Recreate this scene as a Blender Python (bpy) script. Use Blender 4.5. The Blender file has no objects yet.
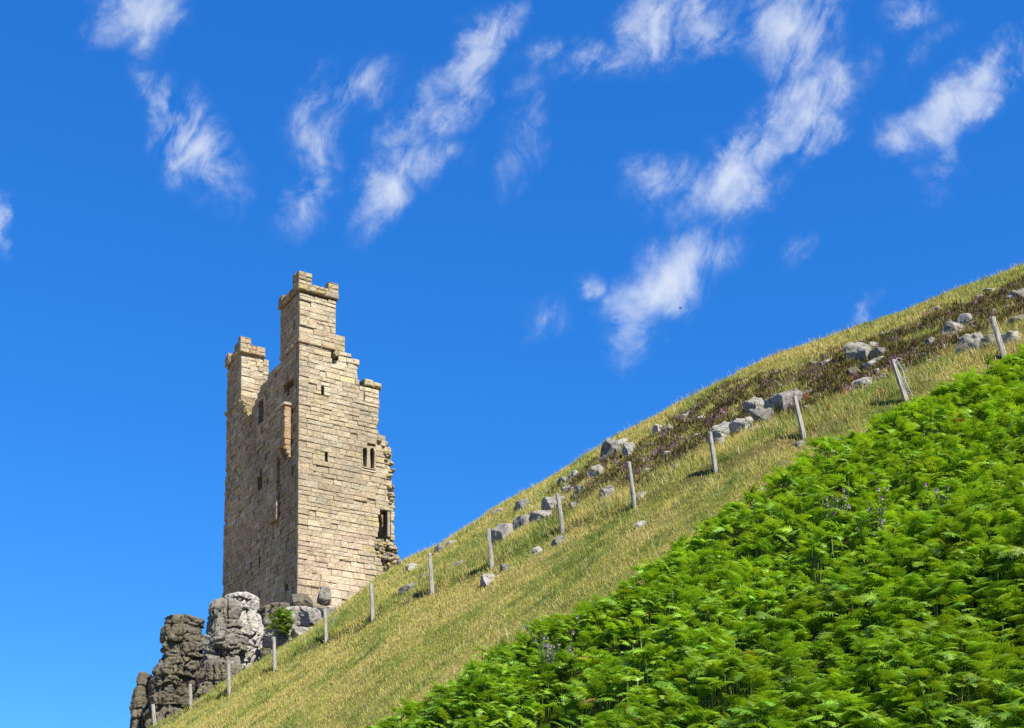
import bpy, bmesh, math, random
import numpy as np
from mathutils import Vector

random.seed(7)
RNG = np.random.default_rng(11)
scene = bpy.context.scene
COL = scene.collection

# ------------------------------------------------------------------ camera
W, HPX = 1024, 728
F = 1205.0                      # focal length in pixels
PITCH = math.radians(2.5)
Y0 = 824.4                      # row of the principal point (lens shift)
CP, SP = math.cos(PITCH), math.sin(PITCH)

cam_d = bpy.data.cameras.new("camera")
cam = bpy.data.objects.new("camera", cam_d)
COL.objects.link(cam)
cam_d.sensor_width = 36.0
cam_d.lens = F / W * 36.0
cam_d.shift_y = (Y0 - HPX / 2) / W
cam_d.clip_start = 0.1
cam_d.clip_end = 20000
cam.location = (0, 0, 0)
cam.rotation_euler = (math.pi / 2 + PITCH, 0, 0)
scene.camera = cam


def ray(px, py):
    xc, yc = (px - 512) / F, (Y0 - py) / F
    return np.array([xc, CP - yc * SP, SP + yc * CP])


def ae(px, py):
    d = ray(px, py)
    return d[0] / d[1], d[2] / d[1]


def at(px, py, Y):
    d = ray(px, py)
    return d / d[1] * Y


# ------------------------------------------------------------------ noise
_P = np.random.default_rng(3).permutation(512).astype(np.int64)
_G = np.random.default_rng(4).normal(size=(512, 3))
_G /= np.linalg.norm(_G, axis=1)[:, None]


def pnoise(p):
    p = np.asarray(p, float)
    i = np.floor(p).astype(np.int64)
    f = p - i
    u = f * f * f * (f * (f * 6 - 15) + 10)
    out = np.zeros(p.shape[0])
    for dx in (0, 1):
        for dy in (0, 1):
            for dz in (0, 1):
                h = _P[(_P[(_P[(i[:, 0] + dx) & 511] + i[:, 1] + dy) & 511] + i[:, 2] + dz) & 511]
                g = _G[h]
                d = (f[:, 0] - dx) * g[:, 0] + (f[:, 1] - dy) * g[:, 1] + (f[:, 2] - dz) * g[:, 2]
                w = (u[:, 0] if dx else 1 - u[:, 0]) * (u[:, 1] if dy else 1 - u[:, 1]) * (u[:, 2] if dz else 1 - u[:, 2])
                out += w * d
    return out * 1.5


def fbm(p, oct=4, gain=0.5):
    p = np.asarray(p, float)
    o = np.zeros(p.shape[0]); a = 1.0; t = 0.0
    for k in range(oct):
        o += a * pnoise(p * (2.03 ** k) + 17.3 * k); t += a; a *= gain
    return o / t


def worley(p):
    """distances to the two nearest scattered points and a random value of the nearest cell"""
    p = np.asarray(p, float); i = np.floor(p).astype(np.int64)
    f1 = np.full(len(p), 9.0); f2 = np.full(len(p), 9.0); cr = np.zeros(len(p))
    for dx in (-1, 0, 1):
        for dy in (-1, 0, 1):
            for dz in (-1, 0, 1):
                c = i + np.array([dx, dy, dz])
                h = _P[(_P[(_P[c[:, 0] & 511] + c[:, 1]) & 511] + c[:, 2]) & 511]
                q = c + .5 + .36 * _G[h]
                d = np.linalg.norm(p - q, axis=1)
                near = d < f1
                f2 = np.where(near, f1, np.minimum(f2, d)); cr = np.where(near, (h % 97) / 97.0 - .5, cr); f1 = np.where(near, d, f1)
    return f1, f2, cr


def n2(x, y, s, seed=0.0, oct=3):
    x = np.atleast_1d(x); y = np.atleast_1d(y)
    return fbm(np.stack([x * s, y * s, np.full_like(x, seed, dtype=float)], 1), oct)


def sstep(a, b, x):
    t = np.clip((x - a) / (b - a), 0, 1)
    return t * t * (3 - 2 * t)


# ------------------------------------------------------------------ mesh helpers
def mesh_obj(name, verts, faces, mats, parent=None, smooth=False, color=None, matidx=None):
    """verts (n,3) array; faces list of index tuples, or (m,k) array"""
    verts = np.asarray(verts, float)
    me = bpy.data.meshes.new(name)
    if isinstance(faces, np.ndarray):
        m, k = faces.shape
        me.vertices.add(len(verts))
        me.vertices.foreach_set("co", verts.astype(np.float32).ravel())
        me.loops.add(m * k)
        me.loops.foreach_set("vertex_index", faces.astype(np.int32).ravel())
        me.polygons.add(m)
        me.polygons.foreach_set("loop_start", np.arange(0, m * k, k, dtype=np.int32))
        me.update(calc_edges=True)
    else:
        me.from_pydata([tuple(v) for v in verts], [], faces)
    if color is not None:
        at_ = me.color_attributes.new("tint", 'FLOAT_COLOR', 'POINT')
        c = np.ones((len(verts), 4), np.float32); c[:, :3] = color
        at_.data.foreach_set("color", c.ravel())
    if smooth:
        me.polygons.foreach_set("use_smooth", np.ones(len(me.polygons), bool))
    me.update()
    for m_ in (mats if isinstance(mats, (list, tuple)) else [mats]):
        me.materials.append(m_)
    if matidx is not None:
        me.polygons.foreach_set("material_index", np.asarray(matidx, np.int32))
    o = bpy.data.objects.new(name, me)
    COL.objects.link(o)
    if parent is not None:
        o.parent = parent
    return o


def tag(o, label=None, cat=None, group=None, kind=None):
    if label: o["label"] = label
    if cat: o["category"] = cat
    if group: o["group"] = group
    if kind: o["kind"] = kind
    return o


class MB:
    """collects verts / faces / per-vertex colour of one mesh"""
    def __init__(s):
        s.v, s.f, s.c = [], [], []

    def add(s, v, f, c=(1, 1, 1)):
        b = len(s.v)
        s.v.extend([tuple(x) for x in v]); s.f.extend([tuple(i + b for i in q) for q in f])
        if np.ndim(c) == 1:
            s.c.extend([tuple(c)] * len(v))
        else:
            s.c.extend([tuple(x) for x in c])

    def build(s, name, mats, parent=None, smooth=False):
        return mesh_obj(name, np.array(s.v), s.f, mats, parent, smooth, np.array(s.c))


# ------------------------------------------------------------------ materials
class NT:
    def __init__(s, name):
        s.m = bpy.data.materials.new(name); s.m.use_nodes = True
        s.t = s.m.node_tree; s.t.nodes.clear()

    def n(s, kind, **kw):
        nd = s.t.nodes.new(kind)
        for k, v in kw.items():
            if k.startswith("i_"):
                nd.inputs[k[2:].replace("_", " ")].default_value = v
            else:
                setattr(nd, k, v)
        return nd

    def l(s, a, b):
        s.t.links.new(a, b)

    def noise(s, vec, scale, detail=5, rough=0.6, dist=0.0):
        nd = s.n("ShaderNodeTexNoise"); nd.inputs["Scale"].default_value = scale
        nd.inputs["Detail"].default_value = detail; nd.inputs["Roughness"].default_value = rough
        nd.inputs["Distortion"].default_value = dist
        s.l(vec, nd.inputs["Vector"]); return nd.outputs["Fac"]

    def ramp(s, fac, stops):
        nd = s.n("ShaderNodeValToRGB"); cr = nd.color_ramp
        while len(cr.elements) < len(stops): cr.elements.new(0.5)
        for e, (p, c) in zip(cr.elements, stops):
            e.position = p; e.color = (*c, 1) if len(c) == 3 else c
        s.l(fac, nd.inputs["Fac"]); return nd.outputs["Color"]

    def mix(s, fac, a, b, mode='MIX'):
        nd = s.n("ShaderNodeMix", data_type='RGBA', blend_type=mode)
        for sock, val in ((nd.inputs["Factor"], fac), (nd.inputs["A"], a), (nd.inputs["B"], b)):
            pass
        ins = {"f": nd.inputs[0], "a": nd.inputs[6], "b": nd.inputs[7]}
        for k, val in (("f", fac), ("a", a), ("b", b)):
            if hasattr(val, "is_output"): s.l(val, ins[k])
            elif k == "f": ins[k].default_value = val
            else: ins[k].default_value = (*val, 1)
        return nd.outputs[2]

    def math(s, op, a, b=0.0, clamp=False):
        nd = s.n("ShaderNodeMath", operation=op); nd.use_clamp = clamp
        for i, v in enumerate((a, b)):
            if hasattr(v, "is_output"): s.l(v, nd.inputs[i])
            else: nd.inputs[i].default_value = v
        return nd.outputs[0]

    def bump(s, h, strength, dist):
        nd = s.n("ShaderNodeBump"); nd.inputs["Strength"].default_value = strength
        nd.inputs["Distance"].default_value = dist; s.l(h, nd.inputs["Height"]); return nd.outputs["Normal"]

    def out(s, sh):
        o = s.n("ShaderNodeOutputMaterial"); s.l(sh, o.inputs["Surface"]); return s.m

    def pbsdf(s, col, rough=0.9, normal=None, spec=0.3):
        p = s.n("ShaderNodeBsdfPrincipled"); p.inputs["Roughness"].default_value = rough
        p.inputs["Specular IOR Level"].default_value = spec
        if hasattr(col, "is_output"): s.l(col, p.inputs["Base Color"])
        else: p.inputs["Base Color"].default_value = (*col, 1)
        if normal is not None: s.l(normal, p.inputs["Normal"])
        return p.outputs[0]

    def pos(s):
        return s.n("ShaderNodeNewGeometry").outputs["Position"]

    def tint(s):
        return s.n("ShaderNodeAttribute", attribute_name="tint").outputs["Color"]


def mat_stone():
    t = NT("sandstone"); p = t.pos()
    c = t.tint()
    v = t.ramp(t.noise(p, 2.2, 6, 0.65), [(0.3, (0.72, 0.70, 0.68)), (0.55, (1, 1, 1)), (0.75, (1.16, 1.12, 1.05))])
    c = t.mix(1.0, c, v, 'MULTIPLY')
    st = t.ramp(t.noise(p, 9.0, 5, 0.7), [(0.35, (0.62, 0.58, 0.54)), (0.5, (1, 1, 1)), (1, (1.05, 1.05, 1.02))])
    c = t.mix(0.75, c, st, 'MULTIPLY')
    li = t.ramp(t.noise(p, 3.1, 7, 0.75), [(0.60, (0, 0, 0)), (0.72, (1, 1, 1))])
    c = t.mix(t.math('MULTIPLY', li, 0.45), c, (0.30, 0.29, 0.24))
    h = t.math('ADD', t.noise(p, 7, 8, 0.7), t.math('MULTIPLY', t.noise(p, 30, 4, 0.6), 0.35))
    return t.out(t.pbsdf(c, 0.92, t.bump(h, 1.0, 0.11), 0.2))


def mat_rock(name, base, dark, pale, lich, dk=0.5, olive=0.5):
    t = NT(name); p = t.pos()
    n1 = t.noise(p, 0.9, 8, 0.68, 0.3)
    c = t.ramp(n1, [(0.28, dark), (0.46, base), (0.60, base), (0.74, pale)])
    sp = t.ramp(t.noise(p, 5.5, 7, 0.75), [(0.36, (0.32, 0.30, 0.27)), (0.5, (1, 1, 1)), (0.66, (1.12, 1.11, 1.08))])
    c = t.mix(dk, c, sp, 'MULTIPLY')
    lm = t.ramp(t.noise(p, 1.7, 7, 0.7), [(0.52, (0, 0, 0)), (0.64, (1, 1, 1))])
    c = t.mix(t.math('MULTIPLY', lm, olive), c, lich)
    wl = t.ramp(t.noise(p, 3.3, 6, 0.65), [(0.62, (0, 0, 0)), (0.68, (1, 1, 1))])
    c = t.mix(t.math('MULTIPLY', wl, 0.55), c, pale)
    h = t.math('ADD', t.noise(p, 2.6, 9, 0.72), t.math('MULTIPLY', t.noise(p, 14, 6, 0.7), 0.4))
    return t.out(t.pbsdf(c, 0.88, t.bump(h, 1.0, 0.12), 0.25))


def mat_leaf(name, trans=0.35, rough=0.5, spec=0.35, noise_amt=0.25):
    t = NT(name); c = t.tint()
    p = t.pos()
    v = t.ramp(t.noise(p, 6.0, 3, 0.6), [(0.3, (1 - noise_amt,) * 3), (0.7, (1 + noise_amt,) * 3)])
    c = t.mix(1.0, c, v, 'MULTIPLY')
    a = t.pbsdf(c, rough, None, spec)
    tr = t.n("ShaderNodeBsdfTranslucent")
    tc = t.mix(1.0, c, (1.25, 1.15, 0.5), 'MULTIPLY')
    t.l(tc, tr.inputs["Color"])
    mx = t.n("ShaderNodeMixShader"); mx.inputs[0].default_value = trans
    t.l(a, mx.inputs[1]); t.l(tr.outputs[0], mx.inputs[2])
    return t.out(mx.outputs[0])


def mat_wood():
    t = NT("weathered_wood"); p = t.pos()
    mp = t.n("ShaderNodeMapping"); mp.inputs["Scale"].default_value = (30, 30, 3)
    t.l(p, mp.inputs["Vector"])
    g = t.noise(mp.outputs[0], 1.0, 5, 0.65)
    c = t.ramp(g, [(0.3, (0.10, 0.085, 0.065)), (0.5, (0.27, 0.25, 0.21)), (0.72, (0.42, 0.40, 0.36))])
    l_ = t.ramp(t.noise(p, 9, 4, 0.7), [(0.56, (0, 0, 0)), (0.66, (1, 1, 1))])
    c = t.mix(t.math('MULTIPLY', l_, 0.5), c, (0.40, 0.41, 0.33))
    return t.out(t.pbsdf(c, 0.9, t.bump(g, 0.8, 0.01), 0.2))


def mat_plain(name, col, rough=0.7, var=0.3):
    t = NT(name); p = t.pos()
    v = t.ramp(t.noise(p, 14, 4, 0.6), [(0.3, tuple(x * (1 - var) for x in col)), (0.7, tuple(min(1, x * (1 + var)) for x in col))])
    return t.out(t.pbsdf(v, rough, None, 0.3))


def mat_ground():
    t = NT("hillside_turf"); p = t.pos(); tn = t.tint()
    v = t.ramp(t.noise(p, 1.6, 7, 0.7), [(0.3, (0.55, 0.56, 0.5)), (0.5, (1, 1, 1)), (0.7, (1.3, 1.22, 1.05))])
    c = t.mix(1.0, tn, v, 'MULTIPLY')
    s = t.ramp(t.noise(p, 11, 5, 0.7), [(0.35, (0.5, 0.48, 0.42)), (0.55, (1, 1, 1)), (0.8, (1.3, 1.25, 1.1))])
    c = t.mix(0.8, c, s, 'MULTIPLY')
    h = t.math('ADD', t.noise(p, 9, 6, 0.7), t.math('MULTIPLY', t.noise(p, 40, 3, 0.6), 0.5))
    return t.out(t.pbsdf(c, 0.95, t.bump(h, 0.8, 0.08), 0.1))


M_STONE = mat_stone()
M_CRAG_D = mat_rock("dark_lichened_rock", (0.115, 0.10, 0.07), (0.042, 0.037, 0.028), (0.30, 0.275, 0.225), (0.13, 0.12, 0.055), 0.75, 0.6)
M_CRAG_L = mat_rock("pale_whin_rock", (0.28, 0.262, 0.225), (0.095, 0.088, 0.07), (0.56, 0.54, 0.495), (0.19, 0.17, 0.09), 0.85, 0.55)
M_CRAG_M = mat_rock("brown_grey_whin_rock", (0.19, 0.175, 0.145), (0.06, 0.054, 0.043), (0.50, 0.48, 0.44), (0.19, 0.165, 0.09), 0.7, 0.45)
M_CRAG_W = mat_rock("bleached_crag_rock", (0.37, 0.35, 0.305), (0.11, 0.10, 0.08), (0.62, 0.60, 0.56), (0.24, 0.21, 0.13), 0.8, 0.4)
M_BOULD = mat_rock("grey_boulder_rock", (0.205, 0.195, 0.168), (0.08, 0.075, 0.063), (0.47, 0.45, 0.41), (0.17, 0.155, 0.08), 0.85, 0.55)
M_WHITE = mat_rock("bleached_stone", (0.35, 0.33, 0.285), (0.14, 0.13, 0.105), (0.58, 0.56, 0.52), (0.25, 0.22, 0.13), 0.8, 0.45)
M_GRASS = mat_leaf("grass_blades", 0.3, 0.6, 0.25, 0.2)
M_FERN = mat_leaf("bracken_fronds", 0.38, 0.42, 0.5, 0.22)
M_HEATH = mat_leaf("heather_sprigs", 0.15, 0.8, 0.1, 0.25)
M_WOOD = mat_wood()
M_WIRE = mat_plain("galvanised_wire", (0.42, 0.44, 0.46), 0.45, 0.2)
M_GROUND = mat_ground()
M_DOCK = mat_plain("dock_seed_heads", (0.25, 0.085, 0.03), 0.85, 0.35)
M_THLEAF = mat_plain("thistle_leaf", (0.19, 0.225, 0.14), 0.8, 0.35)
M_THSTEM = mat_plain("thistle_stem", (0.13, 0.135, 0.075), 0.85, 0.3)
M_THFLOW = mat_plain("thistle_flower", (0.40, 0.19, 0.42), 0.8, 0.3)
M_BIRD = mat_plain("dark_plumage", (0.025, 0.025, 0.03), 0.6, 0.3)

# ------------------------------------------------------------------ terrain
POSTS = [  # top px, base px, assumed distance
    ((153.0, 703), (155.0, 725), 53.0), ((190.0, 684), (190.8, 708), 51.0), ((227.8, 662), (229.2, 695), 49.0),
    ((273.3, 637), (274.8, 671), 47.0), ((324.5, 610.5), (326.2, 642), 45.0), ((371.0, 585), (372.8, 621), 43.0),
    ((430.0, 554), (432.2, 594), 40.5), ((488.3, 528.4), (492.0, 568), 38.5), ((557.6, 495), (563.0, 534), 37.0),
    ((629.0, 463), (634.8, 508), 35.5), ((710.0, 432), (715.8, 472), 34.5), ((795.0, 396.6), (804.0, 439), 33.8),
    ((892.7, 358.5), (906.0, 402), 33.2), ((992.7, 317), (1004.0, 359), 32.8)]
ctrl = [at(b[0], b[1], Y) for _, b, Y in POSTS]
ctrl += [at(1024, 728, 12.0) - (0, 0, .7), at(700, 728, 17.5) - (0, 0, .7), at(380, 728, 27.0), at(690, 545, 28.0),
         at(860, 440, 27.5), at(1000, 560, 18.5) - (0, 0, .6), at(550, 625, 29.0), at(200, 728, 48.0), at(1024, 300, 44.0), at(512, 520, 47.0),
         at(800, 370, 43.0)]
ctrl = np.array(ctrl)


def basis(x, y):
    x = x / 20.0; y = (y - 35) / 20.0
    return np.stack([np.ones_like(x), x, y, x * x, x * y, y * y], -1)


QC = np.linalg.lstsq(basis(ctrl[:, 0], ctrl[:, 1]), ctrl[:, 2], rcond=None)[0]
_c0 = QC.copy()
PLANE = (QC[0] - QC[2] * 35 / 20, QC[1] / 20, QC[2] / 20)


def quad(x, y):
    xx = np.clip(x, -26, 24); yy = np.clip(y, 8, 62)
    z = basis(xx, yy) @ QC
    return z + (x - xx) * 0.40 + (y - yy) * 0.42


SKY = [(1100, 238), (1024, 269), (960, 291), (900, 315), (850, 333), (800, 349), (750, 369), (700, 393), (650, 421), (600, 449), (550, 481),
       (500, 507), (450, 539), (430, 551), (397, 566), (370, 586), (340, 612), (318, 632), (300, 645), (265, 669), (228, 694), (190, 712),
       (150, 733), (110, 760), (60, 800), (0, 850)]
_s = np.array([ae(*p) for p in SKY])[::-1]
_sY = np.interp(_s[:, 0], [-.43, -.3, -.2, -.12, -.09, 0.0, .2, .45], [57, 57, 54.5, 52.5, 52.5, 52, 47, 43])
A_T = np.linspace(-.45, .52, 260)
ES_T = np.interp(A_T, _s[:, 0], _s[:, 1])
ks = np.ones(7) / 7
ES_T[3:-3] = np.convolve(ES_T, ks, 'valid')
YS_T = np.interp(A_T, _s[:, 0], _sY)
SL_T = np.interp(A_T, [-.45, -.14, -.095, -.06, .5], [-1.1, -0.9, -.2, 0.05, .12])


def smin(a, b, k):
    h = np.clip(0.5 + 0.5 * (b - a) / k, 0, 1)
    return b * (1 - h) + a * h - k * h * (1 - h)


def ridge_raw(A, Y, dlt, add):
    q = quad(A * Y, Y) + add * sstep(20, 45, Y)
    es, ys, sl = np.interp(A, A_T, ES_T), np.interp(A, A_T, YS_T), np.interp(A, A_T, SL_T)
    r = es * ys + dlt + sl * (Y - ys)
    return smin(q, r, 1.6)


# raise the smooth surface where it stays under the skyline, then solve the crest offset of every bearing
YY = np.linspace(22, 66, 300)
ADD_T = np.zeros_like(A_T); DL_T = np.zeros_like(A_T)
for i, a in enumerate(A_T):
    ys = YS_T[i]
    qs = quad(np.array([a * ys]), np.array([ys]))[0]
    ADD_T[i] = max(0.0, ES_T[i] * ys + 0.55 - qs)
    lo, hi = -4.0, 4.0
    for _ in range(30):
        md = (lo + hi) / 2
        e = (ridge_raw(np.full_like(YY, a), YY, md, ADD_T[i]) / YY).max()
        if e > ES_T[i]: hi = md
        else: lo = md
    DL_T[i] = (lo + hi) / 2
for T in (ADD_T, DL_T):
    T[4:-4] = np.convolve(T, np.ones(9) / 9, 'valid')

# tower frame
TH = math.radians(33.0)                  # bearing of the sunlit wall in plan
DU = np.array([math.cos(TH), math.sin(TH), 0]); DV = np.array([-math.sin(TH), math.cos(TH), 0])
TC = at(297.6, 588, 68.0)
TBASE = 14.6


def tower_uv(x, y):
    dx, dy = x - TC[0], y - TC[1]
    return dx * DU[0] + dy * DU[1], dx * DV[0] + dy * DV[1]


FX = FY = None


def fence_d(x, y):
    return (y - np.interp(x, FX, FY)) * 0.78


def H(x, y, detail=True):
    x = np.asarray(x, float); y = np.asarray(y, float)
    sh = x.shape; x = x.ravel(); y = y.ravel()
    ys = np.maximum(y, 4.0)
    A = np.clip(x / ys, -.45, .52)
    z = quad(x, y) + np.interp(A, A_T, ADD_T) * sstep(20, 45, y)
    es, yr, sl, dl = (np.interp(A, A_T, T) for T in (ES_T, YS_T, SL_T, DL_T))
    r = es * yr + dl + sl * (np.minimum(y, yr + 60) - yr)
    z = np.where(y > 14, smin(z, np.where(y > 14, r, 1e3), 1.6), z)
    if detail:
        d = fence_d(x, y)
        inreg = sstep(-20, -14, x)
        z = z + 0.20 * sstep(-.22, .06, d + 0.25 * n2(x, y, .35, 5)) * np.exp(-np.maximum(d, 0) / 2.2) * inreg
        z = z + 0.22 * n2(x, y, .22, 1.0) + 0.10 * n2(x, y, 1.0, 2.0) * sstep(18, 30, y)
        hm = heath_mask(x, y)
        z = z + hm * (0.34 * n2(x, y, .8, 3.0, 3) + 0.10 * np.abs(n2(x, y, 1.9, 4.0, 2)))
        # sheep terracettes running along the slope
        s = z * 1.15 + 0.9 * n2(x, y, .3, 6.0)
        fr = s - np.floor(s)
        z = z + 0.10 * (sstep(.55, .9, fr) - fr) * sstep(20, 26, y) * (sstep(.4, .9, np.abs(n2(x, y, .45, 9.0)) * 3))
    # shelf of rock that carries the tower, cliff around it
    u, v = tower_uv(x, y)
    du = np.maximum(np.maximum(-.4 - u, u - 7.6), 0); dv = np.maximum(np.maximum(-.8 - v, v - 13.0), 0)
    dd = np.sqrt(du ** 2 + dv ** 2)
    w = 1 - sstep(0.0, 2.2, dd)
    z = np.where(y > 50, z * (1 - w) + np.maximum(z, TBASE) * w, z)
    low = -1.6 + 0.05 * n2(x, y, .3, 8.0)
    z = np.maximum(z, low)
    return z.reshape(sh)


def slope_f(x, y):
    """0 at the fence, 1 at the crest"""
    A = x / np.maximum(y, 4)
    fy = np.interp(x, FX, FY)
    return (y - fy) / np.maximum(np.interp(A, A_T, YS_T) - fy, 1)


def heath_mask(x, y):
    f = slope_f(x, y)
    A = x / np.maximum(y, 4)
    w = n2(x, y, .45, 21, 4)
    m = sstep(.10, .19, f + .16 * w) * (1 - sstep(.48, .66, f + .22 * n2(x, y, .35, 23, 4)))
    m = m * sstep(.0, .09, A + .05 * w)
    pat = sstep(-.24, .04, n2(x, y, .75, 24, 4) + .10 * sstep(.1, .3, A))
    return np.clip(m * (.15 + .85 * pat), 0, 1)


def hit(px, py, detail=True):
    d = ray(px, py); d = d / d[1]
    Y = np.linspace(9, 75, 1400)
    z = H(d[0] * Y, Y, detail)
    below = np.nonzero(z >= d[2] * Y)[0]
    k = below[0] if len(below) else int(np.argmax(z / Y))
    return np.array([d[0] * Y[k], Y[k], z[k]])


_px = np.array([hit(b[0], b[1], False) for _, b, Y in POSTS])
FX, FY = _px[:, 0], _px[:, 1]
_o = np.argsort(FX); FX, FY = FX[_o], FY[_o]

EDGE = [(300, 765), (380, 731), (430, 703), (480, 668), (520, 645), (560, 615), (620, 588), (665, 562), (700, 536), (740, 508), (770, 484), (800, 466), (835, 447),
        (870, 430), (905, 412), (950, 391), (1000, 368), (1060, 340)]
_e = np.array([hit(p[0], p[1] + 11, False) for p in EDGE])
EX, EY = _e[:, 0], _e[:, 1]
_o = np.argsort(EX); EX, EY = EX[_o], EY[_o]


def bracken_d(x, y):
    """metres inside the bracken bed"""
    yb = np.interp(x, EX, EY)
    yb = np.where(x < EX[0], EY[0] + (x - EX[0]) * 1.2, yb)
    return (yb - y) * 0.75 + 0.7 * n2(x, y, .55, 31, 3)


def grass_color(x, y):
    n = x.shape[0]
    d = fence_d(x, y)
    a = n2(x, y, .35, 41, 4); b = n2(x, y, 1.3, 42, 3)
    straw = np.array([.365, .315, .09]); green = np.array([.145, .195, .028]); ygreen = np.array([.28, .285, .05]); deep = np.array([.085, .125, .022])
    t = np.clip(.60 + 1.5 * a + .5 * b, 0, 1)[:, None]
    c = ygreen * (1 - t) + straw * t
    g = np.clip(.17 - 1.5 * a - 1.1 * b + .35 * np.exp(-((d - .9) / 1.3) ** 2), 0, 1)[:, None]
    c = c * (1 - g) + green * g
    g2 = np.clip(-2.4 * b - .55, 0, .8)[:, None]
    c = c * (1 - g2) + deep * g2
    # bleached crest
    A = x / np.maximum(y, 4)
    cr = sstep(-3.0, 1.0, y - np.interp(A, A_T, YS_T))[:, None] * .6
    c = c * (1 - cr) + np.array([.40, .32, .13]) * cr
    return c


# ground: one sheet to the horizon
def axis(lo, hi, st, far):
    core = np.arange(lo, hi + 1e-6, st)
    out, g, p = [], st, hi
    while p < far:
        g *= 1.35; p += g; out.append(p)
    out2, g, p = [], st, lo
    while p > -far:
        g *= 1.35; p -= g; out2.append(p)
    return np.array(out2[::-1] + list(core) + out)


gx, gy = axis(-24, 26, .14, 4000), axis(9, 82, .14, 4000)
GX, GY = np.meshgrid(gx, gy)
GZ = H(GX, GY)
gv = np.stack([GX.ravel(), GY.ravel(), GZ.ravel()], 1)
nx, ny = len(gx), len(gy)
idx = (np.arange(ny - 1)[:, None] * nx + np.arange(nx - 1)[None]).ravel()
gf = np.stack([idx, idx + 1, idx + nx + 1, idx + nx], 1)
gc = grass_color(gv[:, 0], gv[:, 1]) * .62
hmv = heath_mask(gv[:, 0], gv[:, 1])[:, None]
gc = gc * (1 - hmv * .85) + np.array([.08, .05, .028]) * hmv * .85
sl_ = (np.exp(-((fence_d(gv[:, 0], gv[:, 1]) + .12) / .25) ** 2) * sstep(-.06, .04, n2(gv[:, 0], gv[:, 1], .5, 81, 3)) * .6)[:, None]
gc = gc * (1 - sl_) + np.array([.10, .07, .038]) * sl_
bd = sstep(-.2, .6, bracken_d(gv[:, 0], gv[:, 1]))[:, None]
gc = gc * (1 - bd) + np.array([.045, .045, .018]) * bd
dzx = np.gradient(GZ, axis=1) / np.maximum(np.gradient(GX, axis=1), 1e-6); dzy = np.gradient(GZ, axis=0) / np.maximum(np.gradient(GY, axis=0), 1e-6)
stp = sstep(.95, 1.4, np.hypot(dzx, dzy)).ravel()[:, None] * (gv[:, 1:2] > 50)
gc = gc * (1 - stp) + np.array([.14, .125, .10]) * stp
warm_bounce = (sstep(-17, -22, gv[:, 0]) * (gv[:, 2] < 1.5))[:, None]  # unseen low ground given a warm colour to bounce light onto the tower
gc = gc * (1 - warm_bounce) + np.array([.36, .295, .19]) * warm_bounce
ground = mesh_obj("ground", gv, gf, M_GROUND, None, True, gc)
tag(ground, "steep grassy hillside rising to the right under the sky", "hillside", None, "structure")


# ------------------------------------------------------------------ grass
def frustum(x, y, z, mx=60):
    """roughly inside the picture plus a margin"""
    dep = y * CP + z * SP
    px = 512 + F * x / dep
    py = Y0 - F * (-y * SP + z * CP) / dep
    return (px > -mx) & (px < W + mx) & (py < HPX + 40)


def scatter(n, x0, x1, y0, y1):
    return RNG.uniform(x0, x1, n), RNG.uniform(y0, y1, n)


def blades(x, y, z, h, w, col, lean=.45, wind=(-.25, .1)):
    """bent blades: quad + tip"""
    n = len(x)
    th = RNG.uniform(0, 2 * math.pi, n)
    ln = np.abs(RNG.normal(0, lean, n))
    dx, dy = np.cos(th) * ln + wind[0], np.sin(th) * ln + wind[1]
    ph = RNG.uniform(0, math.pi, n)
    sx, sy = np.cos(ph) * w / 2, np.sin(ph) * w / 2
    v = np.zeros((n, 5, 3))
    for k, (t, ww) in enumerate(((0, 1), (0, 1), (.55, .8), (.55, .8), (1, 0))):
        sg = -1 if k in (0, 3) else 1
        v[:, k, 0] = x + dx * h * t ** 1.8 + sg * sx * ww
        v[:, k, 1] = y + dy * h * t ** 1.8 + sg * sy * ww
        v[:, k, 2] = z - .03 + (h + .03) * (t - .25 * ln * t * t)
    b = np.arange(n)[:, None] * 5
    f = np.concatenate([b + np.array([0, 1, 2]), b + np.array([0, 2, 3]), b + np.array([3, 2, 4])])
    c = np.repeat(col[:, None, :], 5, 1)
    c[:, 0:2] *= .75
    return v.reshape(-1, 3), f, c.reshape(-1, 3)


def cat(parts):
    V, Fc, C_ = [], [], []
    o = 0
    for v, f, c in parts:
        V.append(v); Fc.append(f + o); C_.append(c); o += len(v)
    return np.concatenate(V), np.concatenate(Fc), np.concatenate(C_)


# clumped: tuft centres, then blades around them
N_T = 180000
tx, ty = scatter(N_T, -22, 28, 19, 60)
A = tx / ty
keep = (ty < np.interp(A, A_T, YS_T) + 1.2) & (bracken_d(tx, ty) < .45)
tx, ty = tx[keep], ty[keep]
tz = H(tx, ty)
sl_ = np.exp(-((fence_d(tx, ty) + .12) / .20) ** 2) * (n2(tx, ty, .5, 81, 3) > -.04)
keep = frustum(tx, ty, tz, 260) & (sl_ < RNG.uniform(.3, 1.5, len(tx))) & (heath_mask(tx, ty) < RNG.uniform(.15, 1.0, len(tx)))
tx, ty, tz = tx[keep], ty[keep], tz[keep]
d = fence_d(tx, ty)
hn = n2(tx, ty, .6, 51, 3)
hgt = .085 + .06 * np.clip(hn * 2, -.5, 1) + .13 * np.exp(-((d - 1.2) / 1.3) ** 2) + .04 * sstep(0, 1, d)
A = tx / ty
crest = sstep(-2.0, 0.0, ty - np.interp(A, A_T, YS_T))
hgt = hgt + .06 * crest
K = 7
bx = np.repeat(tx, K) + RNG.normal(0, .07, len(tx) * K)
by = np.repeat(ty, K) + RNG.normal(0, .07, len(tx) * K)
bz = H(bx, by)
bh = np.repeat(hgt, K) * RNG.uniform(.55, 1.35, len(bx))
bw = np.repeat(ty, K) / 40 * RNG.uniform(.011, .022, len(bx))
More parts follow.
